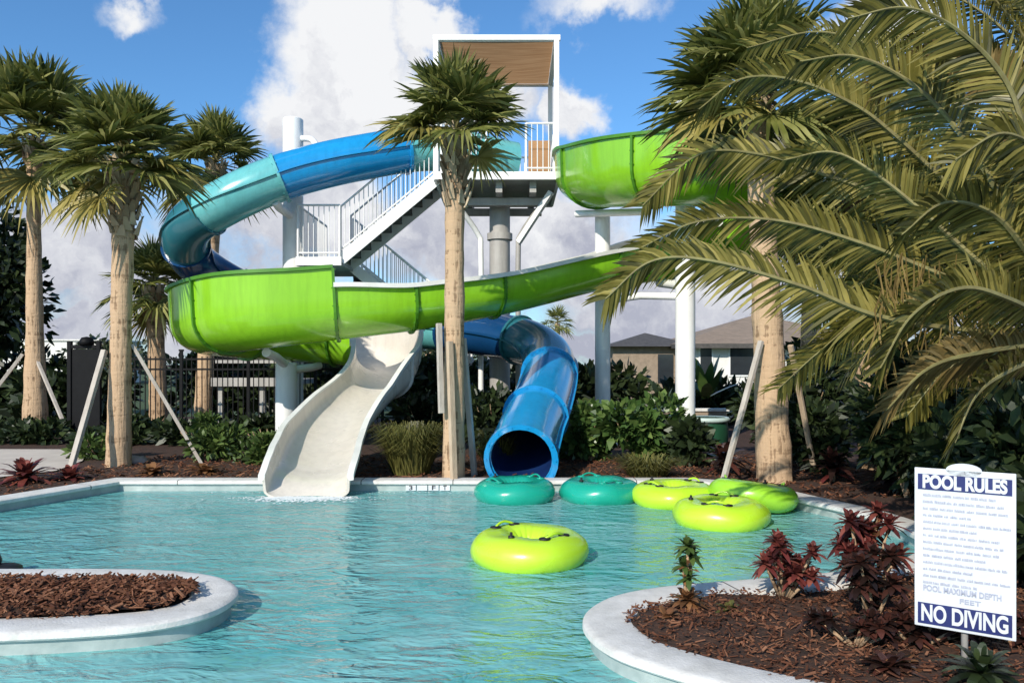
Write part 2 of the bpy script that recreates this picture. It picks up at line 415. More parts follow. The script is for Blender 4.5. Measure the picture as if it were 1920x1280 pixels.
def densify(path, step=.4):
    out = []
    for a, b in zip(path, path[1:]):
        n = max(1, int((b - a).length / step))
        out += [a.lerp(b, i / n) for i in range(n)]
    return out + [path[-1]]
coping(back + right, 'pool_coping', 1)
coping(island, 'island_coping', -1)

def inside(p, poly):
    c = False; n = len(poly)
    for i in range(n):
        a = poly[i]; b = poly[i - 1]
        if (a.y > p.y) != (b.y > p.y) and p.x < (b.x - a.x) * (p.y - a.y) / (b.y - a.y) + a.x: c = not c
    return c

def mulch(name, poly, n, box, rng, zf, size=.05):
    mb = MB(); k = 0
    while k < n:
        p = V((rng.uniform(box[0], box[1]), rng.uniform(box[2], box[3]), 0))
        if not inside(p, poly): continue
        k += 1
        big = rng.random() ** 2.2; L_ = size * lerp(.3, 2.0, big); w_ = size * rng.uniform(.12, .42)
        m = Matrix.Rotation(rng.uniform(0, 6.28), 3, 'Z') @ Matrix.Rotation(rng.uniform(-.6, .6), 3, 'Y') @ Matrix.Rotation(rng.uniform(-.6, .6), 3, 'X')
        z = zf(p) + rng.uniform(.0, .035)
        c = V((p.x, p.y, z)); th = w_ * .3
        mb.box(c, (L_, w_, th), 0, m)
    o = mb.build(name, M['chip']); o['kind'] = 'stuff'; return o

# island bed
isl_in = offset(island, -.26)
ib = MB()
def isl_z(p):
    return .135 + .05 * math.sin(min(1, max(0, (p.y - 4.9) / 1.1)) * math.pi) + .02 * noise.noise(V((p.x * 3, p.y * 3, 0)))
def grid_bed(poly, box, zf, step, name):
    mb = MB(); idx = {}
    nx = int((box[1] - box[0]) / step); ny = int((box[3] - box[2]) / step)
    for i in range(nx + 1):
        for j in range(ny + 1):
            p = V((box[0] + i * step, box[2] + j * step, 0))
            if inside(p, poly):
                idx[i, j] = len(mb.v); mb.v.append((p.x, p.y, zf(p)))
    for (i, j) in list(idx):
        q = [(i, j), (i + 1, j), (i + 1, j + 1), (i, j + 1)]
        if all(c in idx for c in q): mb.f.append(tuple(idx[c] for c in q)); mb.m.append(0)
    return struct(mb.build(name, M['soil'], smooth=True))
fb = MB(); poly_fill(fb, [isl_in[::-1]], .115); struct(fb.build('island_bed_base', M['soil']))
grid_bed(isl_in, (-6.5, -1.9, 4.6, 6.3), isl_z, .06, 'island_bed')
mulch('island_mulch', offset(island, -.24), 5200, (-5.2, -1.95, 4.7, 6.2), R, isl_z, .055)
# peninsula bed on the right
pen_poly = offset(back + right, .24)[len(back):] + [V((9, -3, 0)), V((9, 9, 0)), V((5, 9.4, 0)), V((4.4, 10.3, 0))]
def pen_z(p):
    return .13 + .05 * noise.noise(V((p.x * 1.3, p.y * 1.3, 3))) + .02 * noise.noise(V((p.x * 4, p.y * 4, 1)))
grid_bed(pen_poly, (.6, 7.5, 2.2, 9.6), pen_z, .07, 'peninsula_bed')
mulch('peninsula_mulch', pen_poly, 12500, (.6, 4.6, 2.6, 7.2), R, pen_z, .036)
# bed behind the far edge
bed_poly = [V((-13, 9.35, 0)), V((-7.2, 9.4, 0)), V((-6.3, 9.55, 0)), V((-5.5, 11.2, 0)), V((3.0, 11.2, 0)), V((3.9, 9.6, 0)), V((8, 9.6, 0)), V((8, 14.6, 0)), V((-6.2, 14.6, 0)), V((-6.9, 11.9, 0)), V((-7.8, 10.8, 0)), V((-13, 10.6, 0))]
mulch('far_edge_mulch', bed_poly, 5200, (-10, 5, 9.3, 14.2), R, lambda p: GZ, .07)
dk = MB(); poly_fill(dk, [[V(p) for p in [(-30, 10.9, 0), (-8.4, 10.95, 0), (-7.5, 11.3, 0), (-6.95, 12.2, 0), (-7.2, 13.4, 0), (-8.0, 15.2, 0), (-30, 15.6, 0)]]], GZ + .02)
struct(dk.build('deck_path', M['deck']))
lw_ = MB(); poly_fill(lw_, [[V((-200, 24.5, 0)), V((200, 24.5, 0)), V((200, 300, 0)), V((-200, 300, 0))]], GZ + .01)
struct(lw_.build('lawn', M['lawn']))
lw_ = MB(); poly_fill(lw_, [[V((-200, 16.2, 0)), V((-13.2, 16.2, 0)), V((-13.2, 24.4, 0)), V((-200, 24.4, 0))]], GZ + .01)
struct(lw_.build('side_lawn', M['lawn']))

# ------------------------------------------------------------------ flume and tube sweeps
def frames(path):
    out = []; n = len(path)
    for i in range(n):
        t = (path[min(i + 1, n - 1)] - path[max(i - 1, 0)]).normalized()
        s = t.cross(V((0, 0, 1))).normalized(); u = s.cross(t).normalized()
        out.append((t, s, u))
    return out

def interp_ctrl(ctrl, per):
    """ctrl rows: x,y,z, then scalars -> smooth path and interpolated scalars"""
    path = catmull([V(c[:3]) for c in ctrl], per)
    sc = []
    for i in range(len(ctrl) - 1):
        for k in range(per):
            t = k / per; t = t * t * (3 - 2 * t)
            sc.append([lerp(a, b, t) for a, b in zip(ctrl[i][3:], ctrl[i + 1][3:])])
    sc.append(list(ctrl[-1][3:])); return path, sc

def u_profile(w, b, hl, hr, grow=0):
    """bottom at 0, half ellipse w x b then walls; left wall first. returns (side, up)"""
    pts = []
    for k in range(4):
        q = 1 - k / 4; pts.append((-(w + grow) - .05 * hl * q, b + hl * q))
    for k in range(17):
        a = math.pi * k / 16
        pts.append((-(w + grow) * math.cos(a), b - (b + grow) * math.sin(a)))
    for k in range(4):
        q = (k + 1) / 4; pts.append(((w + grow) + .05 * hr * q, b + hr * q))
    return pts

def flume_section(parent, path, fr, sc, i0, i1, mo, mi_, step=None, rim=None):
    mb = MB(); th = .035
    rows = []
    for i in range(i0, i1 + 1):
        t, s, u = fr[i]; w, b, hl, hr = sc[i]
        if step: hl, hr = hl + step[0], hr + step[1]
        up = V((0, 0, 1)) * .6 + u * .4
        inner = [path[i] + s * x + up * y for x, y in u_profile(w, b, hl, hr)]
        outer = [path[i] + s * x + up * y for x, y in u_profile(w, b, hl, hr, th)]
        lip = .05 if (rim is M['green_dark'] or mo is M['white_gel']) else .085
        l0 = outer[0] - s * lip; r0 = outer[-1] + s * lip
        top = V((0, 0, .028 if rim is M['green_dark'] else .036))
        loop = inner + [inner[-1] + top, r0 + top, r0 - top, outer[-1] - top * 1.2] + outer[::-1][1:-1] + [outer[0] - top * 1.2, l0 - top, l0 + top, inner[0] + top]
        rows.append(loop)
    k = len(rows[0]); ni = 25
    base = 0
    for r_ in rows: mb.v += [tuple(p) for p in r_]
    for i in range(len(rows) - 1):
        for j in range(k):
            j2 = (j + 1) % k
            mb.f.append((i * k + j, (i + 1) * k + j, (i + 1) * k + j2, i * k + j2))
            if j < ni - 1: mi = 1
            elif j < ni + 3 or j >= k - 4: mi = 2
            else: mi = 0
            mb.m.append(mi)
    # end faces
    for e in (0, len(rows) - 1):
        for j in range(ni - 1):
            a = e * k + j; b_ = e * k + j + 1
            o1 = e * k + (ni + 3 + (ni - 1 - j)) ; o2 = e * k + (ni + 3 + (ni - 2 - j))
            if j == 0: o1 = e * k + ni + 3 + ni - 1
            mb.f.append((a, b_, o2, o1)); mb.m.append(0)
        for q in ((0, 55, 54, 53, 52), (24, 25, 26, 27, 28)):
            mb.f.append(tuple(e * k + c for c in q)); mb.m.append(2)
    return mb.build('flume_section', [mo, mi_, rim], parent, smooth=True, auto=50)

def flume_flange(parent, p, f, sc, m, step=None):
    mb = MB(); t, s, u = f; w, b, hl, hr = sc
    if step: hl, hr = hl + step[0], hr + step[1]
    up = V((0, 0, 1)) * .6 + u * .4
    rows = []
    for d in (-.022, .022):
        for gr in (.037, .085):
            rows.append([p + t * d + s * x + up * y for x, y in u_profile(w, b, hl - .03, hr - .03, gr)])
    k = len(rows[0])
    for r_ in rows: mb.v += [tuple(q) for q in r_]
    for (a, b_) in ((0, 1), (1, 3), (3, 2)):
        for j in range(k - 1):
            mb.f.append((a * k + j, a * k + j + 1, b_ * k + j + 1, b_ * k + j)); mb.m.append(0)
    for x, y in u_profile(w, b, hl - .05, hr - .05, .062)[::2]:
        c = p + s * x + up * y
        mb.tube([c - t * .04, c + t * .04], .012, 6)
    return mb.build('joint_flange', m, parent)

PER = 10
#        x      y     z    halfw bowl  hl   hr
G = [(1.55, 17.25, 5.3, .60, .50, .40, .40),
     (1.62, 16.0, 4.9, .64, .55, .35, .55),
     (2.15, 14.55, 4.62, .66, .58, .25, .50),
     (3.45, 13.75, 4.46, .66, .58, .25, .50),
     (4.8, 14.3, 4.30, .66, .58, .25, .50),
     (5.35, 15.6, 4.08, .66, .58, .30, .75),
     (4.55, 16.75, 3.78, .64, .55, .30, .65),
     (3.2, 16.45, 3.5, .60, .50, .35, .40),
     (1.75, 15.5, 3.19, .58, .44, .22, .24),
     (0.0, 14.65, 2.70, .58, .44, .22, .24),
     (-1.6, 14.0, 2.36, .58, .45, .26, .24),
     (-3.1, 13.62, 2.16, .60, .50, .34, .28),
     (-4.5, 13.65, 1.99, .64, .54, .36, .24),
     (-5.55, 14.7, 1.93, .64, .54, .26, .24),
     (-4.9, 16.0, 1.84, .62, .52, .60, .30),
     (-3.6, 16.35, 1.74, .60, .50, .55, .30),
     (-2.55, 15.75, 1.55, .58, .45, .55, .25),
     (-2.35, 14.5, 1.22, .57, .36, .42, .12),
     (-2.62, 13.3, .86, .57, .30, .18, .10),
     (-2.79, 12.2, .50, .56, .26, .12, .12),
     (-2.76, 11.4, .27, .54, .22, .14, .14),
     (-2.70, 10.85, .155, .53, .16, .16, .16),
     (-2.68, 10.45, -.045, .52, .14, .18, .18)]
# travel: the right-hand side of the path is +side; "left wall" = -side
green = thing('open_flume', 'lime green open flume with white inside, winding down to a white pool exit', 'water slide')
gp, gs = interp_ctrl(G, PER); gf = frames(gp)
cuts = [0, 11, 23, 35, 47, 58, 70, 80, 92, 101, 109, 123, 137, 150, 163, 172, 182, 200, 220]
for a, b in zip(cuts, cuts[1:]):
    st = (.30, 0) if 109 <= a < 150 else None
    whiteend = a >= 163
    flume_section(green, gp, gf, gs, a, b, M['white_gel'] if whiteend else M['green_gloss'], M['white_gel'], st, M['green_dark'] if (a < 47 or 109 <= a < 150) else M['rimwhite'])
    if a and a < 182: flume_flange(green, gp[a], gf[a], gs[a], M['rimwhite'] if whiteend else M['green_dark'], (.30, 0) if 109 <= a <= 150 else None)

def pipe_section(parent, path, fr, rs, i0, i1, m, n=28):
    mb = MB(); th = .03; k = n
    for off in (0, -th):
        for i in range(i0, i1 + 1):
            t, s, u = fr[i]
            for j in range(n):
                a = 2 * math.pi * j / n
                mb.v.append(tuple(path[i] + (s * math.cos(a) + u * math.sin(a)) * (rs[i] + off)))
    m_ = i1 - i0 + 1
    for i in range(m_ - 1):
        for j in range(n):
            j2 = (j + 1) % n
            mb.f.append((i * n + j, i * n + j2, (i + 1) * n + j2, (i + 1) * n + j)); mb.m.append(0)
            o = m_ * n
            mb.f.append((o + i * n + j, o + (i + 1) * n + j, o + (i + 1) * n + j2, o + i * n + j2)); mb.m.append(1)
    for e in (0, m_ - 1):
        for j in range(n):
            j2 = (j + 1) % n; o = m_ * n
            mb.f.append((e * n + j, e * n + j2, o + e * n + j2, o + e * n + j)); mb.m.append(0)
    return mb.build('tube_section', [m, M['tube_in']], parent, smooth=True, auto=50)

def pipe_ring(parent, p, f, r, m, w=.03, g=.05, n=28):
    mb = MB(); t, s, u = f
    for d, rr in ((-w, r), (-w, r + g), (w, r + g), (w, r)):
        for j in range(n):
            a = 2 * math.pi * j / n
            mb.v.append(tuple(p + t * d + (s * math.cos(a) + u * math.sin(a)) * rr))
    for q in range(3):
        for j in range(n):
            j2 = (j + 1) % n
            mb.f.append((q * n + j, q * n + j2, (q + 1) * n + j2, (q + 1) * n + j)); mb.m.append(0)
    for j in range(0, n, 2):
        a = 2 * math.pi * j / n; c = p + (s * math.cos(a) + u * math.sin(a)) * (r + g * .55)
        mb.tube([c - t * (w + .016), c + t * (w + .016)], .012, 6)
    return mb.build('joint_ring', m, parent, smooth=True, auto=30)

def pipe_seam(parent, path, fr, rs, i0, i1, m):
    """the bolted horizontal seam along both sides of a tube section"""
    mb = MB()
    for sgn in (-1, 1):
        b = len(mb.v)
        for i in range(i0, i1 + 1):
            t, s, u = fr[i]
            for dx, dz in ((-.005, -.014), (.05, -.014), (.05, .014), (-.005, .014)):
                mb.v.append(tuple(path[i] + s * sgn * (rs[i] + dx) + u * dz))
        n = i1 - i0
        for i in range(n):
            for j in range(4):
                j2 = (j + 1) % 4
                f = (b + i * 4 + j, b + i * 4 + j2, b + (i + 1) * 4 + j2, b + (i + 1) * 4 + j)
                mb.f.append(f if sgn < 0 else f[::-1]); mb.m.append(0)
    return mb.build('side_seam', m, parent)

T = [(.05, 18.4, 6.33, .48), (-1.7, 17.8, 6.5, .48), (-3.3, 17.15, 6.13, .48), (-4.75, 16.85, 5.68, .48), (-5.95, 16.7, 5.12, .48),
     (-6.95, 17.15, 4.62, .48), (-7.25, 18.2, 4.1, .48), (-6.5, 18.95, 3.5, .48), (-5.0, 18.95, 2.95, .48), (-2.6, 18.3, 2.62, .48), (-.85, 17.5, 2.42, .48),
     (.22, 16.65, 2.2, .48), (.70, 15.7, 1.86, .48), (.66, 14.5, 1.46, .48), (.44, 13.1, 1.0, .49), (.25, 12.1, .68, .48), (.13, 11.2, .41, .46)]
tubes = thing('tube_slide', 'closed tube slide in blue and teal, curling down to an open mouth at the water', 'water slide')
tp, ts = interp_ctrl(T, PER); tf = frames(tp); tr_ = [q[0] for q in ts]
tc_ = [(0, 14, 'teal_gloss'), (14, 31, 'blue_gloss'), (31, 44, 'teal_gloss'), (44, 56, 'teal_shade_gloss'), (56, 70, 'blue_shade_gloss'), (70, 84, 'teal_gloss'), (84, 96, 'teal_gloss'), (96, 109, 'blue_shade_gloss'), (109, 128, 'teal_shade_gloss'), (128, 143, 'blue_gloss'), (143, 160, 'blue_gloss')]  # the darkest blue and teal sections carry painted shade
for a, b, c in tc_:
    pipe_section(tubes, tp, tf, tr_, a, b, M[c])
    pipe_seam(tubes, tp, tf, tr_, a, b, M[c])
    if a: pipe_ring(tubes, tp[a], tf[a], tr_[a], M[c])
pipe_ring(tubes, tp[160], tf[160], tr_[160] - .01, M['blue_gloss'], .05, .075)

# ------------------------------------------------------------------ slide tower
tower = thing('slide_tower', 'white and grey slide tower with tan shade canopy and stairs behind the palm', 'tower', (0, 0, 0))
PZ = 5.77
X0, X1, Y0, Y1 = -1.6, .95, 17.0, 19.9
p = MB(); p.box(((X0 + X1) / 2, (Y0 + Y1) / 2, PZ - .06), (X1 - X0, Y1 - Y0, .1))
p.build('deck_platform', M['greypaint'], tower, bevel=.01)
p = MB()
p.box(((X0 + X1) / 2, Y0 - .04, PZ - .06), (X1 - X0 + .1, .07, .17)); p.box(((X0 + X1) / 2, Y1 + .04, PZ - .06), (X1 - X0 + .1, .07, .17))
p.box((X0 - .04, (Y0 + Y1) / 2, PZ - .06), (.07, Y1 - Y0, .168)); p.box((X1 + .04, (Y0 + Y1) / 2, PZ - .06), (.07, Y1 - Y0, .168))
p.build('edge_beam', M['paint'], tower, bevel=.008)
p = MB()
for x in (-1.0, -.28, .45): p.box((x, (Y0 + Y1) / 2, PZ - .24), (.14, Y1 - Y0 - .3, .26))
p.box((-.3, 17.75, PZ - .46), (2.0, .16, .16)); p.box((-.3, 18.95, PZ - .46), (2.0, .16, .16))
p.build('floor_beam', M['greypaint'], tower)
p = MB(); p.lathe([(.235, GZ), (.235, PZ - .4)], 28, (-.28, 18.3, 0)); p.lathe([(.40, GZ), (.40, GZ + .04)], 28, (-.28, 18.3, 0))
p.lathe([(.29, 4.55), (.29, 4.7)], 28, (-.28, 18.3, 0))
p.build('tower_column', M['greypaint'], tower, smooth=True, auto=40)
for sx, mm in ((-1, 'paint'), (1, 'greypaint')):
    p = MB(); bx = -.28 + sx * .42
    p.tube(catmull([(bx, 18.0, GZ), (bx, 18.0, 2.0), (bx, 18.0, 4.2), (bx + sx * .07, 18.0, 4.65), (bx + sx * .55, 17.6, 5.28)], 5), .06, 12)
    p.build('side_brace', M[mm], tower, smooth=True)
p = MB(); p.beam((.15, 17.9, 4.45), (.85, 17.35, 5.45), .09, .12); p.build('diagonal_brace', M['paint'], tower)
# canopy
CZ = 8.66
for x, y in ((X0 - .02, Y0 + .05), (X1 + .0, Y0 + .05), (X0 - .02, Y1 - .05), (X1, Y1 - .05)):
    p = MB(); p.box((x, y, (PZ + CZ) / 2 + .02), (.11, .11, CZ - PZ - .04)); p.build('canopy_post', M['paint'], tower, bevel=.008)
p = MB()
p.beam((X0 - .08, Y0 + .05, CZ), (X1 + .08, Y0 + .05, CZ), .115, .115); p.beam((X0 - .08, Y1 - .05, CZ), (X1 + .08, Y1 - .05, CZ), .115, .115)
p.beam((X0 - .02, Y0 + .11, CZ), (X0 - .02, Y1 - .11, CZ), .11, .112); p.beam((X1, Y0 + .11, CZ), (X1, Y1 - .11, CZ), .11, .112)
p.build('canopy_frame', M['paint'], tower, bevel=.008)
p = MB(); nx, ny = 10, 14
for j in range(ny + 1):
    for i in range(nx + 1):
        u = i / nx; w = j / ny
        p.v.append((lerp(X0 + .04, X1 - .06, u), lerp(Y0 + .11, Y1 - .11, w), CZ - .02 - .10 * math.sin(u * math.pi) * math.sin(w * math.pi) + .012 * math.sin(w * 40)))
for j in range(ny):
    for i in range(nx):
        a = j * (nx + 1) + i; p.f.append((a, a + 1, a + nx + 2, a + nx + 1)); p.m.append(0)
p.build('shade_canopy', M['shade'], tower, smooth=True)
# platform guard and the tan gate panel by the flume entry
def rail(parent, a, b, h=1.07, step=.105, name='guard_rail', m='paint', rr=.024):
    mb = MB(); a = V(a); b = V(b); L_ = (b - a).length; n = max(2, int(L_ / step))
    up = V((0, 0, h))
    mb.tube([a + up, b + up], rr, 8); mb.tube([a + V((0, 0, .12)), b + V((0, 0, .12))], rr * .8, 8)
    for i in range(n + 1):
        q = a.lerp(b, i / n); big = i in (0, n)
        mb.tube([q, q + up], rr * (1.15 if big else .42), 6)
    return mb.build(name, M[m], parent, smooth=True, auto=40)
rail(tower, (X0 + .1, Y0 + .02, PZ), (-.55, Y0 + .02, PZ)); rail(tower, (.3, Y0 + .02, PZ), (X1 - .05, Y0 + .02, PZ))
rail(tower, (X1 - .02, Y0 + .9, PZ), (X1 - .02, Y1 - .1, PZ)); rail(tower, (X0, Y1 - .05, PZ), (X1, Y1 - .05, PZ))
p = MB(); p.box((.62, 18.2, PZ + .55), (.5, .05, .95)); p.box((.62, 18.17, PZ + .85), (.42, .02, .05)); p.box((.62, 18.17, PZ + .35), (.42, .02, .05)); p.build('entry_panel', M['canvas'], tower, bevel=.01)
# stairs: landing, upper flight to the platform, lower flight behind
LZ = 4.0; LX0, LX1 = -4.62, -3.72
p = MB(); p.box(((LX0 + LX1) / 2, 18.6, LZ - .06), (LX1 - LX0, 2.6, .1)); p.build('stair_landing', M['greypaint'], tower)
p = MB(); p.box(((LX0 + LX1) / 2, 17.26, LZ - .06), (LX1 - LX0 + .08, .06, .18)); p.box((LX0 - .03, 18.6, LZ - .06), (.06, 2.6, .176)); p.build('landing_fascia', M['paint'], tower)
rail(tower, (LX0, 17.27, LZ), (LX1, 17.27, LZ), 1.15); rail(tower, (LX0, 17.3, LZ), (LX0, 19.9, LZ), 1.15)
def flight(xa, za, xb, zb, ya, yb):
    n = max(3, int(abs(zb - za) / .19))
    t = MB()
    for i in range(n):
        x = lerp(xa, xb, (i + .5) / n); z = lerp(za, zb, (i + 1) / n)
        t.box((x, (ya + yb) / 2, z - .03), (abs(xb - xa) / n + .03, abs(yb - ya) - .08, .05))
        t.box((x - math.copysign(abs(xb - xa) / n / 2, xb - xa), (ya + yb) / 2, z - .13), (.02, abs(yb - ya) - .08, .16))
    t.build('stair_treads', M['grating'], tower)
    for y in (ya, yb):
        s = MB(); s.beam((xa, y, za - .02), (xb, y, zb - .02), .05, .24); s.build('stair_stringer', M['paint'], tower)
        rail(tower, (xa, y, za + .08), (xb, y, zb + .08), 1.05, .13, 'stair_rail')
flight(LX1, LZ, X0, PZ, 17.35, 18.45)
flight(LX1, LZ, -1.0, 1.75, 18.75, 19.85)
# low landing seen in shade under the flume
p = MB(); p.box((-6.0, 19.6, 1.30), (2.0, 1.6, .12)); p.box((-6.0, 18.76, 1.30), (2.1, .06, .2)); p.box((-6.0, 18.9, 1.78), (2.0, .05, .08))
for x in (-6.9, -5.9, -5.1): p.box((x, 18.95, .75), (.12, .12, 1.0))
p.build('low_landing', M['greypaint'], tower)

# ------------------------------------------------------------------ columns
def column(x, y, r, top, label, arms=(), base=True):
    c = thing('support_column', label, 'column', (x, y, 0), 0, 'steel columns carrying the slides')
    b = MB(); b.lathe([(r, GZ + .02), (r, top - .02), (r - .02, top)], 28); b.build('shaft', M['paint'], c, smooth=True, auto=40)
    f = MB(); f.lathe([(r * 2, GZ - .01), (r * 2, GZ + .05), (r * 1.9, GZ + .06)], 24)
    for k in range(8):
        a = k * math.pi / 4; f.lathe([(.025, GZ + .06), (.025, GZ + .11)], 6, (r * 1.6 * math.cos(a), r * 1.6 * math.sin(a), 0))
    f.build('base_plate', M['paint'], c, smooth=True, auto=40)
    for pts, rr in arms:
        a = MB(); a.tube([V(q) - V((x, y, 0)) for q in pts], rr, 12); a.build('support_arm', M['paint'], c, smooth=True, auto=40)
    return c
column(-4.9, 17.9, .225, 7.2, 'tall white round column rising above the blue tube beside the stair landing',
       [(catmull([(-4.7, 17.85, 6.75), (-4.45, 17.75, 6.7), (-4.25, 17.5, 6.45), (-4.15, 17.2, 6.25)], 4), .07), ([(-4.9, 17.9, 5.0), (-4.95, 17.0, 5.05), (-4.95, 16.7, 5.12)], .09),
        ([(-4.9, 17.75, 1.95), (-4.6, 16.9, 1.75), (-4.5, 16.0, 1.72)], .10)])
column(3.27, 15.1, .185, 7.05, 'white round column with bolted base, standing inside the right-hand green loop',
       [([(3.27, 15.1, 4.55), (3.4, 14.5, 4.42), (3.45, 13.9, 4.40)], .09), ([(3.27, 15.1, 3.2), (3.15, 15.8, 3.3), (3.0, 16.3, 3.38)], .09), ([(3.2, 15.1, 3.0), (2.5, 15.5, 3.05), (1.95, 15.6, 2.98)], .07)])
column(1.84, 16.25, .155, 4.72, 'shorter column, shaded grey on top, under the start of the green bowl',
       [([(1.3, 16.2, 4.76), (2.6, 15.2, 4.62)], .07)])
column(-4.35, 15.4, .2, 1.75, 'short shaded column below the left green bend by the fence', [([(-4.35, 15.4, 1.7), (-4.3, 14.6, 1.85), (-4.3, 14.0, 1.93)], .08), ([(-4.35, 15.4, 1.6), (-4.0, 16.0, 1.66), (-3.9, 16.2, 1.7)], .08)])

# ------------------------------------------------------------------ palms
def strip(mb, pts, sides, widths, mi=0):
    b = len(mb.v); n = len(pts)
    for p_, s_, w_ in zip(pts, sides, widths):
        mb.v.append(tuple(p_ - s_ * w_)); mb.v.append(tuple(p_ + s_ * w_))
    for i in range(n - 1):
        mb.f.append((b + 2 * i, b + 2 * i + 1, b + 2 * i + 3, b + 2 * i + 2)); mb.m.append(mi)

def fan_frond(mb, base, az, pitch, plen, r, rng, droop, nl=22, mi=0):
    D = V((math.cos(az) * math.cos(pitch), math.sin(az) * math.cos(pitch), math.sin(pitch)))
    Sd = V((-math.sin(az), math.cos(az), 0)); 
    mid = base + D * plen * .5
    sag = droop * .25 * plen
    hub = base + D * plen - V((0, 0, sag))
    mb.tube([base, mid - V((0, 0, sag * .3)), hub], [.022, .016, .012], 4, 1, cap=False)
    D2 = (D - V((0, 0, droop * .32))).normalized()
    Sd = (Sd + V((0, 0, rng.uniform(-.35, .35)))).normalized()
    Nn = Sd.cross(D2).normalized(); Nn = Nn if Nn.z > 0 else -Nn
    for k in range(nl):
        f = -1 + 2 * (k + .5) / nl
        ph = f * rad(118) + rng.uniform(-.05, .05)
        d = (D2 * math.cos(ph) + Sd * math.sin(ph)).normalized()
        d = (d + Nn * (.10 + .28 * abs(f))).normalized()
        L_ = r * (1.0 - .28 * abs(f) ** 2) * rng.uniform(.88, 1.1)
        sd0 = Nn.cross(d).normalized()
        tw = rad(34) * (1 if k % 2 else -1)
        sd = (sd0 * math.cos(tw) + Nn * math.sin(tw))
        w = r * .044
        dr = (.14 + .5 * droop) * rng.uniform(.4, 1.6)
        pts = []
        for t in (0, .33, .62, .85, 1.0):
            pts.append(hub + d * L_ * t - V((0, 0, 1)) * L_ * dr * max(0, t - .35) ** 1.7 * 1.5)
        strip(mb, pts, [sd] * 5, [w * .25, w * .95, w * .75, w * .38, w * .05], mi)

def crown(parent, base, rscale, n, seed, dry=2, nl=34, low=-55):
    rng = random.Random(seed); mb = MB(); n = int(n * 1.4)
    for i in range(n):
        q = (i + .5) / n
        az = i * 2.39996 + rng.uniform(-.25, .25)
        pitch = rad(lerp(84, low, q ** 1.05) + rng.uniform(-20, 20))
        plen = rscale * lerp(.34, .56, min(1, q * 1.6)) * rng.uniform(.85, 1.15)
        r = rscale * lerp(.58, .70, q) * rng.uniform(.85, 1.15)
        drp = lerp(.05, .62, q) * rng.uniform(.7, 1.3)
        fan_frond(mb, base + V((0, 0, rscale * .28 * (1 - q))), az, pitch, plen, r, rng, drp, nl, 2 if (i >= n - dry) else 0)
    return mb.build('crown', [M['frond'], M['rachis'], M['frond_dry']], parent)

def trunk_mesh(pts, radii, seed, n=18):
    rng = random.Random(seed); P = catmull(pts, 14); N_ = len(P)
    mb = MB(); vs = []
    for i, c in enumerate(P):
        q = i / (N_ - 1) * (len(radii) - 1); k = min(int(q), len(radii) - 2); r = lerp(radii[k], radii[k + 1], q - k)
        ring = 1 + (.035 if i % 3 == 0 else -.012) + .05 * noise.noise(V((seed, 0, c.z * 1.1)))
        for j in range(n):
            a = 2 * math.pi * j / n
            rr = r * ring * (1 + .07 * noise.noise(V((math.cos(a) * 1.6 + seed, math.sin(a) * 1.6, c.z * 3.2))))
            vs.append(c + V((math.cos(a) * rr, math.sin(a) * rr, 0)))
    fs = [(i * n + j, i * n + (j + 1) % n, (i + 1) * n + (j + 1) % n, (i + 1) * n + j) for i in range(N_ - 1) for j in range(n)]
    mb.add(vs, fs); mb.f.append(tuple(range((N_ - 1) * n, N_ * n))); mb.m.append(0)
    return mb

def boots(top, r, length, seed, n=40):
    """criss-cross leaf bases left on the trunk under the crown"""
    rng = random.Random(seed); mb = MB()
    for i in range(n):
        q = i / n; a = i * 2.39996 + rng.uniform(-.15, .15)
        z = -length * q
        o = V((math.cos(a), math.sin(a), 0)); s = V((-math.sin(a), math.cos(a), 0))
        b0 = top + V((0, 0, z - .02)) + o * (r * .9)
        L_ = lerp(.30, .20, q) * rng.uniform(.8, 1.2)
        lean = rng.uniform(-.35, .35)
        d = (o * rng.uniform(.25, .5) + V((0, 0, 1)) + s * lean).normalized()
        w = r * .42
        p0, p1, p2 = b0, b0 + d * L_ * .5, b0 + d * L_
        th = o * .03
        vs = [p0 - s * w, p0 + s * w, p1 - s * w * .62, p1 + s * w * .62, p2 - s * w * .32, p2 + s * w * .32]
        vs += [v + th for v in vs]
        mb.add(vs, [(6, 7, 9, 8), (8, 9, 11, 10), (0, 6, 8, 2), (2, 8, 10, 4), (1, 3, 9, 7), (3, 5, 11, 9), (4, 10, 11, 5), (0, 2, 3, 1), (2, 4, 5, 3)])
    return mb.build('leaf_boots', M['boot'])

def fan_palm(base, top, radii, crown_r, n, seed, label, boot=.6, tm='trunk', nl=34, dry=2, bend=(0, 0), low=-55):
    base = V(base); top = V(top)
    t = thing('fan_palm', label, 'palm tree', base, 0, 'fan palms around the slides')
    mid = (base + top) / 2 + V((bend[0], bend[1], 0))
    trunk_mesh([V((0, 0, -.1)), (mid - base) , top - base], radii, seed).build('trunk', M[tm], t, smooth=True)
    if boot:
        b = boots(top - base, radii[-1], boot, seed + 5, int(30 + boot * 26)); b.parent = t
    crown(t, top - base, crown_r, n, seed, dry, nl, low)
    return t
LZn = GZ
fan_palm((-.83, 11.35, LZn), (-.80, 11.3, 4.93), [.165, .14, .135, .135], 1.0, 34, 11, 'single fan palm standing in front of the tower, mid pool edge', 1.0, dry=2, low=-6)
fan_palm((-6.35, 12.9, LZn), (-6.25, 12.9, 4.9), [.20, .165, .16, .185], 1.18, 36, 23, 'sunlit fan palm with criss-cross leaf bases, propped near the pool corner', 1.15, dry=4, low=-24)
fan_palm((-10.9, 18.3, LZn), (-10.95, 18.3, 6.75), [.28, .19, .15, .14], 1.8, 34, 31, 'slender tall fan palm beyond the path, pinkish smooth trunk', .5, dry=4, low=-32)
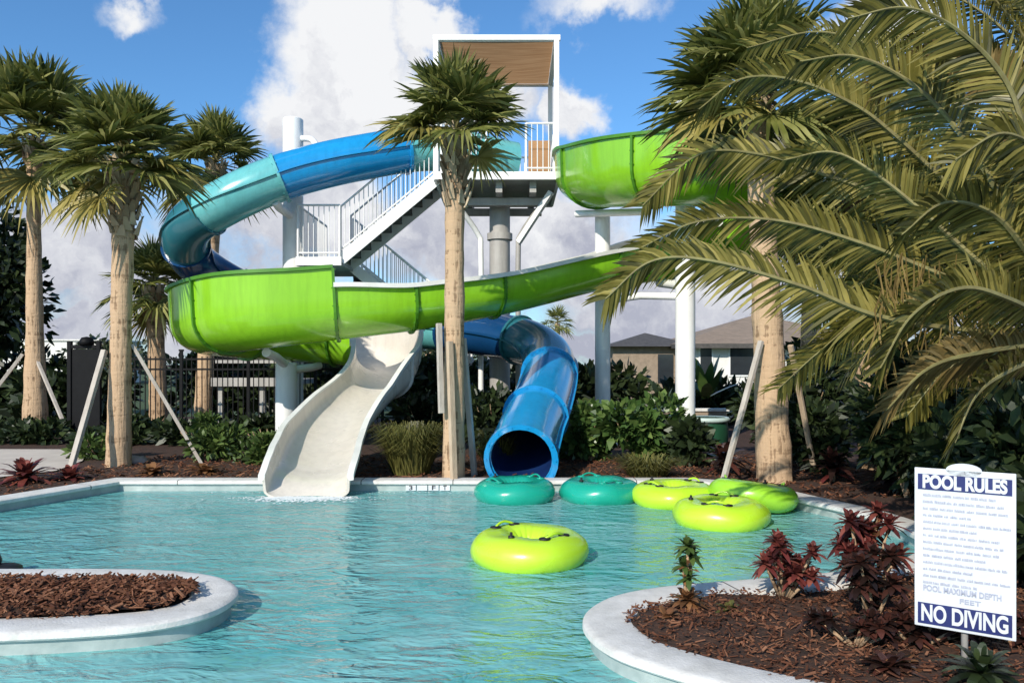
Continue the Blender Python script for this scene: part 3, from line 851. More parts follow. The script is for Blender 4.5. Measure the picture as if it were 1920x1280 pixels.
fan_palm((-7.6, 19.6, LZn), (-7.25, 19.6, 6.5), [.22, .19, .17, .17], 1.3, 28, 37, 'fan palm behind the teal bend, only its crown in view', .4, dry=1, low=-40)
fan_palm((-8.9, 20.2, LZn), (-9.05, 20.2, 3.6), [.24, .21, .2, .2], 1.15, 26, 41, 'low fan palm with rough trunk behind the black fence', .8, 'trunk2', dry=3)
fan_palm((3.7, 11.25, LZn), (3.45, 11.3, 5.5), [.255, .21, .18, .165], 1.3, 40, 53, 'thick golden-trunked fan palm beside the lime tubes', .4, dry=2, low=-30)
fan_palm((6.6, 18.0, LZn), (6.75, 18.0, 5.6), [.2, .16, .15, .15], 1.5, 30, 59, 'thin fan palm set back between two thicker trunks', .4, dry=2)
fan_palm((5.75, 12.6, LZn), (5.35, 12.6, 4.6), [.26, .2, .18, .17], 1.3, 34, 61, 'shaded fan palm with ragged bole behind the date fronds', .9, 'trunk2', dry=5)
fan_palm((3.4, 60, LZn), (3.4, 60, 4.7), [.3, .22, .2, .2], 1.25, 22, 67, 'tiny distant palm crown showing right of the lower tube', 0, dry=0, nl=14)

# wooden props that stake the palms
def prop(a, b, w, label, m='wood', h=None):
    a = V(a); b = V(b); mb = MB(); mb.beam((0, 0, 0), b - a, w, h or w * .8)
    o = mb.build('timber_prop', M[m], bevel=.006); o.location = a
    return tag(o, label, 'prop', 'timber props staking the palms')
prop((-6.65, 12.0, GZ - .03), (-6.48, 12.72, 1.95), .085, 'pale timber prop slanting left from the sunlit palm to the red bromeliads')
prop((-6.55, 13.25, GZ - .03), (-6.42, 13.05, 1.95), .10, 'upright tan plank close against the left of the sunlit palm', 'woodwarm')
prop((-5.15, 13.3, GZ - .03), (-6.15, 12.95, 2.05), .07, 'thin grey prop slanting right from the sunlit palm toward the fence')
prop((-12.2, 17.6, GZ - .03), (-11.1, 18.15, 1.95), .09, 'grey prop leaning right onto the tall slender palm, at the picture edge')
prop((-11.2, 18.9, GZ - .03), (-11.02, 18.5, 2.0), .09, 'short shaded prop behind the tall slender palm')
prop((-9.35, 17.0, GZ - .03), (-10.80, 18.2, 1.80), .07, 'grey prop between the tall slender palm and the dark gate')
prop((-.98, 11.1, 1.05), (-1.02, 11.17, 2.3), .075, 'white plank strapped high on the left of the mid-edge palm', 'wood')
prop((-.80, 11.05, GZ - .03), (-.87, 11.14, 2.05), .085, 'pale plank standing at the front foot of the mid-edge palm', 'woodwarm')
prop((-.55, 11.75, GZ - .03), (-.70, 11.44, 2.1), .08, 'shaded plank on the right flank of the mid-edge palm')
prop((2.78, 10.62, .1), (3.44, 11.05, 2.05), .07, 'long pale pole slanting from the lime tubes up to the golden-trunked palm')
prop((4.55, 12.0, GZ - .03), (3.95, 11.35, 2.0), .07, 'thin prop on the far side of the golden-trunked palm', 'woodwarm')
prop((5.85, 16.2, GZ - .03), (6.55, 17.2, 1.5), .08, 'grey prop crossing low before the thin set-back palm')
prop((6.9, 16.8, GZ - .03), (6.3, 16.9, .95), .07, 'short stub prop crossing the low grey one')
prop((5.75, 12.0, .35), (5.68, 12.35, 1.75), .10, 'white plank hanging beside the shaded palm trunk')

# feather-leaved date palm at the right
def date_frond(parent, pts, seed, ll=.42, m='date', per=10, nl=72, twist=0.0):
    rng = random.Random(seed); P = catmull(pts, per); n = len(P)
    cum = [0]
    for a, b in zip(P, P[1:]): cum.append(cum[-1] + (b - a).length)
    T_ = cum[-1]
    mb = MB(); mb.tube(P, [lerp(.026, .005, i / (n - 1)) for i in range(n)], 5, 1, cap=False)
    def sample(s):
        for i in range(n - 1):
            if cum[i + 1] >= s: 
                return P[i].lerp(P[i + 1], (s - cum[i]) / max(1e-6, cum[i + 1] - cum[i])), (P[i + 1] - P[i]).normalized()
        return P[-1], (P[-1] - P[-2]).normalized()
    for k in range(nl):
        q = .12 + .88 * (k + .5) / nl
        c, t = sample(q * T_)
        sd = t.cross(V((0, 0, 1)))
        if sd.length < .05: sd = V((1, 0, 0))
        sd.normalize(); up = sd.cross(t).normalized()
        if twist:
            rm = Matrix.Rotation(twist, 3, t); sd = rm @ sd; up = rm @ up
        env = (math.sin(min(1, (q - .05) * 1.9) * math.pi / 2)) * (1 - .45 * max(0, q - .6) / .4)
        for sg in (-1, 1):
            L_ = ll * env * rng.uniform(.85, 1.12)
            fwd = lerp(.55, 1.15, q)
            d = (sd * sg + t * fwd + up * rng.uniform(.15, .55)).normalized()
            ws = d.cross(up)
            if ws.length < .05: ws = t
            ws.normalize(); ws = (ws + up * rng.uniform(-.5, .5)).normalized()
            w = .0118 * rng.uniform(.7, 1.35)
            if rng.random() < .07: continue
            dr = rng.uniform(.12, .4)
            pp = [c + d * L_ * x - V((0, 0, L_ * dr * x * x)) for x in (0, .3, .68, 1)]
            strip(mb, pp, [ws] * 4, [w * .5, w, w * .8, w * .08], 0)
    return mb.build('frond', [M[m], M['rachis']], parent)
DB = V((4.62, 6.4, 2.05))
date = thing('date_palm', 'big feathery date palm arching in from the right over the sign', 'palm tree', (DB.x, DB.y, GZ))
org = V((DB.x, DB.y, GZ))
tk = trunk_mesh([V((.0, .0, -.1)), V((0, 0, .9)), V((0, 0, DB.z - GZ))], [.30, .27, .28, .24], 71).build('trunk', M['trunk2'], date, smooth=True)
bt = boots(V((0, 0, DB.z - GZ)), .25, 1.6, 72, 90); bt.parent = date
FR = [
 ([(1930, 690, 6.3), (1680, 600, 6.05), (1500, 535, 5.95), (1330, 488, 5.9), (1220, 490, 5.9), (1135, 560, 5.9)], .44, 'date'),
 ([(1950, 600, 6.4), (1860, 510, 6.4), (1740, 405, 6.5), (1640, 325, 6.6), (1560, 285, 6.8), (1470, 300, 7.0)], .46, 'date'),
 ([(1960, 610, 6.6), (1780, 430, 6.9), (1640, 360, 7.1), (1540, 326, 7.2), (1430, 290, 7.2), (1310, 290, 7.2), (1205, 385, 7.2)], .48, 'date'),
 ([(1950, 580, 6.7), (1800, 370, 6.8), (1680, 255, 6.8), (1600, 195, 6.8), (1490, 150, 6.8), (1390, 148, 6.8), (1310, 205, 6.8)], .48, 'date'),
 ([(1950, 560, 6.0), (1865, 350, 6.0), (1780, 225, 6.0), (1700, 150, 6.0), (1600, 105, 6.1), (1500, 115, 6.2)], .48, 'date'),
 ([(1965, 540, 5.9), (1940, 320, 5.7), (1890, 160, 5.6), (1800, 60, 5.5), (1700, 15, 5.4), (1590, 35, 5.4)], .48, 'date'),
 ([(1990, 520, 6.0), (1990, 220, 6.0), (1960, 20, 6.2), (1880, -110, 6.4), (1760, -160, 6.6)], .5, 'date'),
 ([(1960, 600, 6.9), (1880, 380, 7.3), (1790, 220, 7.7), (1680, 110, 8.1), (1540, 60, 8.5), (1400, 90, 8.8)], .5, 'date'),
 ([(1940, 640, 6.6), (1830, 575, 6.9), (1720, 560, 7.1), (1620, 590, 7.2), (1540, 655, 7.2)], .42, 'date'),
 ([(1960, 640, 6.7), (1780, 520, 6.8), (1600, 450, 6.9), (1450, 412, 7.0), (1310, 415, 7.0), (1200, 465, 7.0)], .46, 'date'),
 ([(1940, 690, 6.0), (1840, 660, 5.7), (1740, 690, 5.5), (1660, 770, 5.4)], .4, 'date_dry'),
 ([(1950, 660, 6.6), (1840, 540, 7.0), (1720, 480, 7.3), (1600, 470, 7.6), (1480, 530, 7.8)], .44, 'date'),
 ([(1960, 650, 5.8), (1890, 560, 5.4), (1800, 540, 5.2), (1710, 590, 5.0), (1650, 690, 4.95)], .4, 'date'),
 ([(1975, 640, 5.9), (1930, 480, 5.5), (1860, 400, 5.3), (1770, 380, 5.1), (1690, 440, 5.0)], .42, 'date'),
 ([(1985, 600, 6.2), (1960, 380, 6.2), (1920, 220, 6.2), (1840, 130, 6.2), (1740, 110, 6.2), (1650, 160, 6.2)], .46, 'date_dry'),
 ([(2000, 600, 5.9), (2000, 420, 5.4), (1960, 300, 5.1), (1880, 250, 4.9), (1790, 300, 4.8)], .42, 'date'),
 ([(1980, 700, 5.9), (1900, 690, 5.5), (1830, 740, 5.2), (1790, 830, 5.1)], .36, 'date'),
 ([(1960, 690, 6.8), (1880, 660, 7.2), (1780, 690, 7.5), (1700, 780, 7.7)], .4, 'date'),
 ([(2010, 560, 6.3), (2040, 300, 6.6), (2020, 100, 6.9), (1940, -20, 7.2), (1840, -60, 7.5)], .48, 'date'),
 ([(2030, 600, 6.0), (2100, 400, 5.6), (2120, 250, 5.2), (2080, 150, 4.9)], .45, 'date'),
 ([(2030, 650, 6.3), (2180, 520, 6.5), (2300, 520, 6.6), (2400, 620, 6.7)], .45, 'date'),
]
for i, (pl, ll, mm) in enumerate(FR):
    pts = [at(*q) - org for q in pl]
    pts[0] = (DB - org) + (pts[0] - (DB - org)) * .35
    date_frond(date, pts, 100 + i, ll * .82, mm, nl=150, twist=rad(random.Random(i).uniform(42, 78)))
rr = random.Random(77)
for i in range(20):
    a = rad(rr.uniform(50, 150)); el = rad(rr.uniform(15, 80)); L_ = rr.uniform(2.3, 3.1)
    o = V((math.cos(a), math.sin(a), 0)); b0 = DB - org + V((0, 0, .1)); pts = [b0]; d = (o * math.cos(el) + V((0, 0, math.sin(el))))
    q = b0
    for k in range(5):
        q = q + d * (L_ / 5); pts.append(q); d = (d + V((0, 0, -.30)) + V((rr.uniform(-.06, .06), rr.uniform(-.06, .06), 0))).normalized()
    date_frond(date, pts, 300 + i, .38, 'date_dry' if i % 9 == 8 else 'date', per=6, nl=110, twist=rr.uniform(-1.2, 1.2))
D2 = V((6.05, 9.0, 4.8))
date2 = thing('date_palm', 'taller date palm half out of the frame, filling the top right corner', 'palm tree', (D2.x + .25, D2.y, GZ))
o2 = V((D2.x + .25, D2.y, GZ))
trunk_mesh([V((0, 0, -.1)), V((.0, 0, 2.2)), D2 - o2], [.28, .24, .23, .22], 81).build('trunk', M['trunk2'], date2, smooth=True)
bt = boots(D2 - o2, .22, 1.2, 82, 70); bt.parent = date2
for i in range(34):
    a = rad(i * 137.5 + rr.uniform(-12, 12)); el = rad(lerp(82, 5, (i + .5) / 34)); L_ = rr.uniform(2.4, 3.0)
    o = V((math.cos(a), math.sin(a), 0)); q = D2 - o2; pts = [q]; d = o * math.cos(el) + V((0, 0, math.sin(el)))
    for k in range(5):
        q = q + d * (L_ / 5); pts.append(q); d = (d + V((0, 0, -.27)) + V((rr.uniform(-.06, .06), rr.uniform(-.06, .06), 0))).normalized()
    date_frond(date2, pts, 500 + i, .40, 'date_dry' if i % 8 == 7 else 'date', per=6, nl=96, twist=rr.uniform(-1.2, 1.2))
# hanging dead tips in the crown
p = MB(); rr = random.Random(5)
for i in range(150):
    a = at(rr.uniform(1640, 1900), rr.uniform(470, 660), rr.uniform(5.9, 6.7)) - org
    d = V((rr.uniform(-.25, .25), rr.uniform(-.2, .2), -1)).normalized(); L_ = rr.uniform(.2, .5)
    strip(p, [a, a + d * L_ * .5 + V((rr.uniform(-.04, .04), 0, 0)), a + d * L_], [V((1, .3, 0)).normalized()] * 3, [.005, .009, .001])
p.build('dead_leaflets', M['date_dry'], date)

# ------------------------------------------------------------------ shrubs, hedges
def leafcloud(mb, c, rx, ry, rz, n, size, rng, clumps=9, up=.3, aspect=.45):
    cl = []
    for i in range(clumps):
        d = V((rng.gauss(0, 1), rng.gauss(0, 1), rng.gauss(0, 1))).normalized() * rng.uniform(.25, .85)
        cl.append((V((d.x * rx, d.y * ry, d.z * rz)), rng.uniform(.28, .6)))
    for i in range(n):
        k, s = rng.choice(cl)
        d = V((rng.gauss(0, 1), rng.gauss(0, 1), rng.gauss(0, 1))).normalized() * rng.uniform(.5, 1) 
        o = k + V((d.x * rx * s, d.y * ry * s, d.z * rz * s))
        p0 = V(c) + o
        if p0.z < GZ: p0.z = GZ + rng.uniform(0, .08)
        dr = (d + V((rng.uniform(-.6, .6), rng.uniform(-.6, .6), up + rng.uniform(-.4, .4)))).normalized()
        sd = dr.cross(V((rng.uniform(-1, 1), rng.uniform(-1, 1), rng.uniform(-1, 1))))
        if sd.length < .05: continue
        sd.normalize(); L_ = size * rng.uniform(.6, 1.4)
        strip(mb, [p0, p0 + dr * L_ * .45, p0 + dr * L_ - V((0, 0, L_ * .15))], [sd] * 3, [L_ * .06, L_ * aspect * .5, L_ * .03])

def bush(name, c, r, n, size, m, label, cat='shrub', group=None, seed=1, up=.3, aspect=.45, clumps=9, stem=True):
    rng = random.Random(seed)
    t = thing(name, label, cat, (c[0], c[1], GZ), 0, group)
    mb = MB(); o = V((c[0], c[1], GZ))
    leafcloud(mb, V(c) , r[0], r[1], r[2], n, size, rng, clumps, up, aspect)
    mb.v = [tuple(V(q) - o) for q in mb.v]
    mb.build('foliage', M[m], t)
    if stem:
        s = MB()
        for i in range(5):
            a = rng.uniform(0, 6.28); s.tube([(0, 0, -.02), (math.cos(a) * r[0] * .3, math.sin(a) * r[1] * .3, max(.1, (c[2] - GZ) * .7)), (math.cos(a) * r[0] * .6, math.sin(a) * r[1] * .6, max(.15, (c[2] - GZ) + r[2] * .4))], [.02, .014, .006], 5)
        s.build('stem', M['trunk2'], t)
    return t

def grasses(c, h, n, spread, m, label, seed, w=.01, name='ornamental_grass', cat='grass clump'):
    rng = random.Random(seed); mb = MB()
    for i in range(n):
        a = rng.uniform(0, 6.28); r0 = spread * .35 * math.sqrt(rng.random())
        b = V((math.cos(a) * r0, math.sin(a) * r0, 0)); a2 = a + rng.uniform(-.7, .7)
        o = V((math.cos(a2), math.sin(a2), 0)); L_ = h * rng.uniform(.55, 1.1); sp = rng.uniform(.15, 1) * spread * .75
        sd = V((-o.y, o.x, 0))
        strip(mb, [b, b + o * sp * .3 + V((0, 0, L_ * .6)), b + o * sp * .7 + V((0, 0, L_ * .95)), b + o * sp * 1.1 + V((0, 0, L_ * .85))], [sd] * 4, [w, w * .9, w * .6, w * .1])
    o = mb.build(name, M[m]); o.location = (c[0], c[1], GZ)
    return tag(o, label, cat)

def rosette(mb, c, n, L0, w, rng, rise=(.2, 1.2), mi=0, arch=.5):
    for i in range(n):
        a = i * 2.39996 + rng.uniform(-.2, .2); e = lerp(rise[1], rise[0], i / n) + rng.uniform(-.12, .12)
        d = V((math.cos(a) * math.cos(e), math.sin(a) * math.cos(e), math.sin(e)))
        o = V((math.cos(a), math.sin(a), 0)); sd = V((-math.sin(a), math.cos(a), 0)); L_ = L0 * rng.uniform(.8, 1.2)
        c = V(c)
        pts = [c + d * L_ * t - V((0, 0, 1)) * arch * L_ * t * t + o * 0 for t in (0, .3, .62, .86, 1)]
        strip(mb, pts, [sd] * 5, [w * .55, w, w * .9, w * .5, w * .04], mi)

def rosette_plant(c, label, seed, n=26, L0=.3, w=.03, m='leaf_red', stem=0, rise=(.1, 1.3), extra=None, name='bromeliad', cat='plant', arch=.45, group=None):
    rng = random.Random(seed); t = thing(name, label, cat, (c[0], c[1], c[2]), 0, group)
    mb = MB(); rosette(mb, (0, 0, stem), n, L0, w, rng, rise, 0, arch); mb.build('leaf_rosette', M[m], t)
    if stem:
        s = MB(); s.tube([(0, 0, -.03), (.01, 0, stem * .5), (0, .0, stem)], [.022, .018, .016], 7); s.build('stem', M['trunk2'], t, smooth=True)
    if extra:
        mb = MB()
        for (dx, dy, dz, nn, l, ww, ri) in extra[1]: rosette(mb, (dx, dy, dz), nn, l, ww, rng, ri, 0, .5)
        mb.build('lower_leaves', M[extra[0]], t)
    return t
# peninsula planting
z0 = .13
def leafy_plant(c, label, seed, heads, m, low_m, cat='plant', name='cordyline'):
    """several cane stems, each with a short tuft of broad leaves"""
    rng = random.Random(seed); t = thing(name, label, cat, c)
    top = MB(); low = MB(); st = MB()
    for (dx, dy, h, n, L0, w) in heads:
        rosette(top, (dx, dy, h), n, L0, w, rng, (-.5, 1.45), 0, .35)
        for k in range(int(h / .045)):
            a = rng.uniform(0, 6.28); z = rng.uniform(.02, h * .95); q = z / h
            e = rng.uniform(.2, 1.0); d = V((math.cos(a) * math.cos(e), math.sin(a) * math.cos(e), math.sin(e))); l = L0 * rng.uniform(.6, 1.0)
            p0 = V((dx * q, dy * q, z)); strip(low, [p0, p0 + d * l * .5, p0 + d * l - V((0, 0, l * .35))], [V((-math.sin(a), math.cos(a), 0))] * 3, [w * .5, w, w * .08])
        st.tube([(dx * .1, dy * .1, -.03), (dx * .6, dy * .6, h * .5), (dx, dy, h)], [.014, .011, .009], 6)
    top.build('leaf_tufts', M[m], t); low.build('lower_leaves', M[low_m], t); st.build('stem', M['trunk2'], t, smooth=True)
    return t
leafy_plant((1.17, 5.33, z0), 'slim tall plant, dark green tuft above orange base leaves, nearest the coping tip', 201, [(0, 0, .40, 34, .11, .02), (.03, .02, .33, 20, .10, .02), (-.03, .0, .27, 20, .09, .02), (.0, -.03, .2, 16, .09, .02)], 'leaf_md', 'leaf_orange')
rosette_plant((1.15, 5.27, z0), 'tuft of orange croton leaves hugging the base of the slim plant', 2011, 50, .15, .024, 'leaf_orange', .05, (-.1, 1.4), None, 'croton')
rr = random.Random(31)
leafy_plant((1.88, 5.55, z0), 'dense upright wine-red shrub with pale canes, middle of the bed', 202, [(rr.uniform(-.16, .16), rr.uniform(-.14, .14), rr.uniform(.16, .40), 26, .115, .020) for k in range(15)], 'leaf_red', 'leaf_wine')
leafy_plant((2.3, 5.1, z0), 'bushy dark red shrub beside the left edge of the rules sign', 203, [(rr.uniform(-.17, .17), rr.uniform(-.15, .15), rr.uniform(.15, .38), 26, .12, .022) for k in range(12)], 'leaf_wine', 'leaf_wine')
leafy_plant((2.55, 5.72, z0), 'red and orange shrub rising behind the sign near the cove', 204, [(rr.uniform(-.2, .2), rr.uniform(-.16, .16), rr.uniform(.25, .55), 26, .14, .022) for k in range(14)], 'leaf_red', 'leaf_orange')
rosette_plant((1.42, 5.22, z0), 'small yellow-green croton between the two front cordylines', 205, 20, .12, .02, 'leaf_olive', 0, (.1, 1.3), None, 'croton')
rosette_plant((.98, 5.05, z0), 'low orange croton in front of the stemmed cordyline', 206, 22, .14, .024, 'leaf_orange', 0, (.05, 1.2), None, 'croton')
rosette_plant((2.0, 4.25, z0), 'brownish croton at the front foot of the rules sign', 209, 30, .2, .026, 'leaf_wine', 0, (.0, 1.1), ('leaf_orange', [(.1, .05, 0, 16, .15, .022, (.0, 1.1))]), 'croton')
rosette_plant((2.36, 4.02, z0), 'dark leafy plant overlapping the bottom of the rules sign', 210, 44, .24, .026, 'leaf_dk', .06, (.1, 1.45), None, 'croton')
for i, (x, y, lab) in enumerate([
    (2.0, 4.65, 'dark leafy ground shrub in the shaded heart of the bed'),
    (2.35, 4.65, 'dark leafy ground shrub touching the sign panel'), (2.75, 4.7, 'dark leafy shrub right behind the sign at the picture edge')]):
    rr = random.Random(270 + i)
    leafy_plant((x, y, z0), lab, 270 + i, [(rr.uniform(-.24, .24), rr.uniform(-.2, .2), rr.uniform(.04, .15), 20, .10, .022) for k in range(9)], 'leaf_wine', 'leaf_wine', name='ground_shrub', cat='shrub')
# red bromeliads at the far edge
rosette_plant((-6.75, 11.1, GZ), 'red bromeliad at the edge of the deck path, left of the slanting prop', 221, 54, .50, .05, 'leaf_red', .06, (.0, 1.4))
rosette_plant((-7.25, 10.6, GZ), 'lower red bromeliad nearest the picture edge by the coping', 222, 48, .42, .05, 'leaf_red', 0, (.0, 1.3))
rosette_plant((-6.3, 11.4, GZ), 'red bromeliad at the foot of the slanting prop', 223, 44, .38, .045, 'leaf_red', 0, (.0, 1.3))
rosette_plant((-5.35, 11.9, GZ), 'faded rust bromeliad below the fence on the mulch', 224, 44, .38, .045, 'leaf_orange', 0, (.0, 1.1))
rosette_plant((-4.6, 12.0, GZ), 'faded rust bromeliad beside the white slide', 225, 44, .38, .045, 'leaf_orange', 0, (.0, 1.1))
rosette_plant((3.15, 11.9, GZ), 'dark red cordyline left of the golden-trunked palm', 226, 40, .5, .05, 'leaf_wine', .2, (.1, 1.4), ('leaf_red', [(0, 0, .1, 16, .35, .04, (.1, 1.2))]), 'cordyline')
rosette_plant((4.5, 11.2, GZ), 'dark red cordyline right of the golden-trunked palm', 227, 44, .5, .05, 'leaf_wine', .2, (.1, 1.4), ('leaf_red', [(0, 0, .1, 14, .4, .04, (.1, 1.2))]), 'cordyline')
rosette_plant((4.9, 10.4, GZ), 'broad wine cordyline at the cove behind the coping', 228, 44, .5, .05, 'leaf_wine', .15, (.0, 1.3), None, 'cordyline')
# shrubs behind the far edge
grasses((-1.52, 12.0), .74, 1300, .78, 'leaf_olive', 'feathery olive grass clump between white slide and mid-edge palm', 301)
grasses((-.25, 12.3), .6, 420, .5, 'leaf_olive', 'olive grass clump between the mid-edge palm and tube mouth', 302)
grasses((1.95, 11.6), .32, 500, .7, 'leaf_olive', 'low yellowish grass behind the teal tubes', 303)
bush('round_shrub', (-5.2, 13.6, .42), (.7, .5, .4), 1500, .13, 'leaf_md', 'low mid-green shrub right of the sunlit palm', seed=1)
bush('round_shrub', (-4.1, 13.4, .45), (.7, .5, .42), 1500, .13, 'leaf_md', 'mid-green shrub left of the white slide', seed=2)
bush('round_shrub', (-7.2, 13.9, .32), (.5, .4, .3), 500, .15, 'leaf_md', 'small shrub at the corner of the deck path', seed=3)
bush('leafy_shrub', (1.35, 13.6, .55), (.55, .5, .52), 2000, .16, 'leaf_lt', 'glossy green shrub right of the tube mouth', seed=4, aspect=.6)
bush('leafy_shrub', (2.15, 13.4, .62), (.75, .5, .55), 2600, .17, 'leaf_lt', 'tall glossy shrub between the two white columns', seed=5, aspect=.6)
bush('leafy_shrub', (2.9, 13.0, .4), (.5, .4, .38), 600, .2, 'leaf_dk', 'dark low shrub at the foot of the bolted column', seed=6, aspect=.6)
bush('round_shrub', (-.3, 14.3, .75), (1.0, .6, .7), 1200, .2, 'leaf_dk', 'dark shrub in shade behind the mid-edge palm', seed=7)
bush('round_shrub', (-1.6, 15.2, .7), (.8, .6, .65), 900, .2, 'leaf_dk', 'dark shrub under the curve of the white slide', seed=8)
bush('round_shrub', (.2, 19.8, .9), (1.6, .7, .9), 1300, .24, 'leaf_dk', 'dark shrub round the foot of the tower', seed=9)
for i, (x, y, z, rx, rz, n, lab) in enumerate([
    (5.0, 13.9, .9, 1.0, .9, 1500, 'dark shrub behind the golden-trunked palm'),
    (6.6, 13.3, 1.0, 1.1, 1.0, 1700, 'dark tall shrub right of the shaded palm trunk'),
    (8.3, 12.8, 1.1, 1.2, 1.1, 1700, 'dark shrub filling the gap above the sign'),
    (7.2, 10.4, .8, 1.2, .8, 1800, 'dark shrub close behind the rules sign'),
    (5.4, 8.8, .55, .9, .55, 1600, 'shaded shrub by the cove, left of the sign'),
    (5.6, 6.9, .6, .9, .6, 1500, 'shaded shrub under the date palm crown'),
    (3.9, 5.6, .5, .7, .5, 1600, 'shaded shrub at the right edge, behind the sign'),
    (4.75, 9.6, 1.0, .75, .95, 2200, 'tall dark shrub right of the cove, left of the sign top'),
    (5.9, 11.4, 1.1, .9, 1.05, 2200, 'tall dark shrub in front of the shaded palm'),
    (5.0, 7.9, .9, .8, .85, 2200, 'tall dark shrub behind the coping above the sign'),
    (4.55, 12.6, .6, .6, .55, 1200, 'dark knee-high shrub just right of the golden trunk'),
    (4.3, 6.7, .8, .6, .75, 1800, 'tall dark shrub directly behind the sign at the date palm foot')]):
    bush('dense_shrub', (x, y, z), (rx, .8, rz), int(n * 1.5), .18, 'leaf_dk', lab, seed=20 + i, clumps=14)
for i, (x, y, z, rx, rz, n, lab) in enumerate([
    (-12.0, 17.4, .28, 1.0, .26, 900, 'dark ground-hugging shrub at the foot of the tall slender palm'),
    (-10.0, 16.6, .26, .8, .24, 800, 'dark ground-hugging shrub below the gate'),
    (-8.0, 16.6, .3, 1.0, .28, 1000, 'low dark shrub along the left half of the fence'),
    (-6.4, 16.4, .3, .9, .28, 900, 'low dark shrub along the middle of the fence'),
    (-5.0, 16.9, .35, .8, .33, 800, 'low dark shrub along the right end of the fence')]):
    bush('low_shrub', (x, y, z), (rx, .6, rz), n, .2, 'leaf_dk', lab, seed=40 + i, stem=False)
# strappy bird-of-paradise clumps before the house
rosette_plant((4.6, 19.0, .9), 'bird of paradise clump with upright paddle leaves before the house', 240, 16, 1.1, .13, 'leaf_lt', 0, (.5, 1.4), None, 'paddle_leaf_plant', arch=.15)
hedges = [(-20.5, 23.0, 1.2, 3.2, 1.2, 2200, 'dark hedge left of the evergreen, outside the picture'), (-27.5, 23.5, 1.2, 3.6, 1.2, 2000, 'dark hedge farthest left, outside the picture'), (-14.5, 22.5, 1.0, 2.6, 1.0, 2200, 'dark hedge beyond the tall slender palm'), (-11.2, 20.5, .85, 1.6, .85, 1400, 'dark hedge left of the gate'), (-8.2, 22.5, 1.0, 2.2, 1.0, 1800, 'dark hedge behind the left half of the fence'),
          (-4.6, 22.0, 1.1, 2.2, 1.1, 1800, 'dark hedge behind the right half of the fence'), (-1.4, 22.5, 1.1, 2.0, 1.1, 1600, 'dark hedge behind the tower stairs'), (1.9, 22.5, .85, 2.0, .85, 1700, 'dark hedge left of the house'),
          (5.2, 22.0, .6, 2.1, .6, 1600, 'dark hedge in front of the house walls'), (9.0, 21.0, 1.3, 2.6, 1.3, 2000, 'dark hedge right of the thin palm'), (13.5, 19.5, 1.7, 2.8, 1.7, 2000, 'dark hedge at the far right behind the date palm')]
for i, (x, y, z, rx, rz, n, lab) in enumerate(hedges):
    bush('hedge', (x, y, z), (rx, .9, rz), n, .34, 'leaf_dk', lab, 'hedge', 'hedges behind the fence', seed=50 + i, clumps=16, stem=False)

def tree(x, y, h, cr, n, size, m, label, seed, name='broadleaf_tree', group=None):
    rng = random.Random(seed); t = thing(name, label, 'tree', (x, y, GZ), 0, group)
    tk = MB(); tk.tube([(0, 0, -.1), (.05, 0, h * .3), (0, .05, h * .62)], [cr * .11, cr * .08, cr * .05], 9)
    for i in range(6):
        a = i * 1.05 + rng.uniform(-.3, .3); q = rng.uniform(.28, .55)
        tk.tube([(0, 0, h * q), (math.cos(a) * cr * .4, math.sin(a) * cr * .4, h * (q + .15)), (math.cos(a) * cr * .75, math.sin(a) * cr * .75, h * (q + .25))], [cr * .045, cr * .03, cr * .012], 6)
    tk.build('trunk', M['trunk2'], t, smooth=True)
    mb = MB(); leafcloud(mb, (0, 0, h * .58), cr, cr, h * .42, n, size, rng, 26, .1, .55); mb.build('crown', M[m], t)
    return t
tree(-14.6, 22, 6.2, 1.75, 5200, .3, 'leaf_dk', 'dark evergreen tree cut off by the left of the picture', 401)
for i, (x, y, h, cr) in enumerate([(-31, 62, 3.9, 3.2), (-22, 66, 3.4, 3.4), (-15, 64, 3.6, 3.2), (-8, 66, 3.5, 3.4), (-1, 64, 3.2, 3.2)]):
    tree(x, y, h, cr, 700, .55, 'leaf_far', 'far round tree on the skyline behind the slides', 420 + i, group='far trees on the skyline')

# ------------------------------------------------------------------ fence and gate
fence = thing('metal_fence', 'black metal picket fence under the green flume bend', 'fence', (-8.6, 17.3, GZ))
N_B = 4; BW = 1.45
for i in range(N_B):
    x0 = i * BW
    pb = MB()
    for k in range(1, 13): pb.box((x0 + k * BW / 13, 0, .93), (.018, .018, 1.74))
    pb.build('picket_panel', M['fence'], fence)
    rb = MB()
    for z in (.16, 1.52, 1.74): rb.box((x0 + BW / 2, 0, z), (BW - .06, .035, .04))
    rb.build('rail', M['fence'], fence)
for i in range(N_B + 1):
    pb = MB(); pb.box((i * BW, 0, .95), (.06, .06, 1.92)); pb.box((i * BW, 0, 1.93), (.085, .085, .04)); pb.build('post', M['fence'], fence)
gate = thing('screened_gate', 'tall black gate with solid screen left of the fence', 'gate', (-9.45, 17.1, GZ))
b = MB(); b.box((.3, 0, 1.0), (.56, .03, 1.9)); b.build('screen_panel', M['fence'], gate)
b = MB(); b.box((0, 0, 1.06), (.09, .09, 2.12)); b.box((.62, 0, 1.06), (.09, .09, 2.12)); b.box((.31, 0, 2.0), (.54, .07, .08)); b.box((.31, 0, .1), (.54, .07, .08)); b.build('gate_frame', M['fence'], gate, bevel=.01)
b = MB(); b.lathe([(.001, 0), (.14, .0), (.15, .08), (.10, .16), (.001, .18)], 16, (.36, 0, 2.04)); b.build('latch_cap', M['fence'], gate, smooth=True)

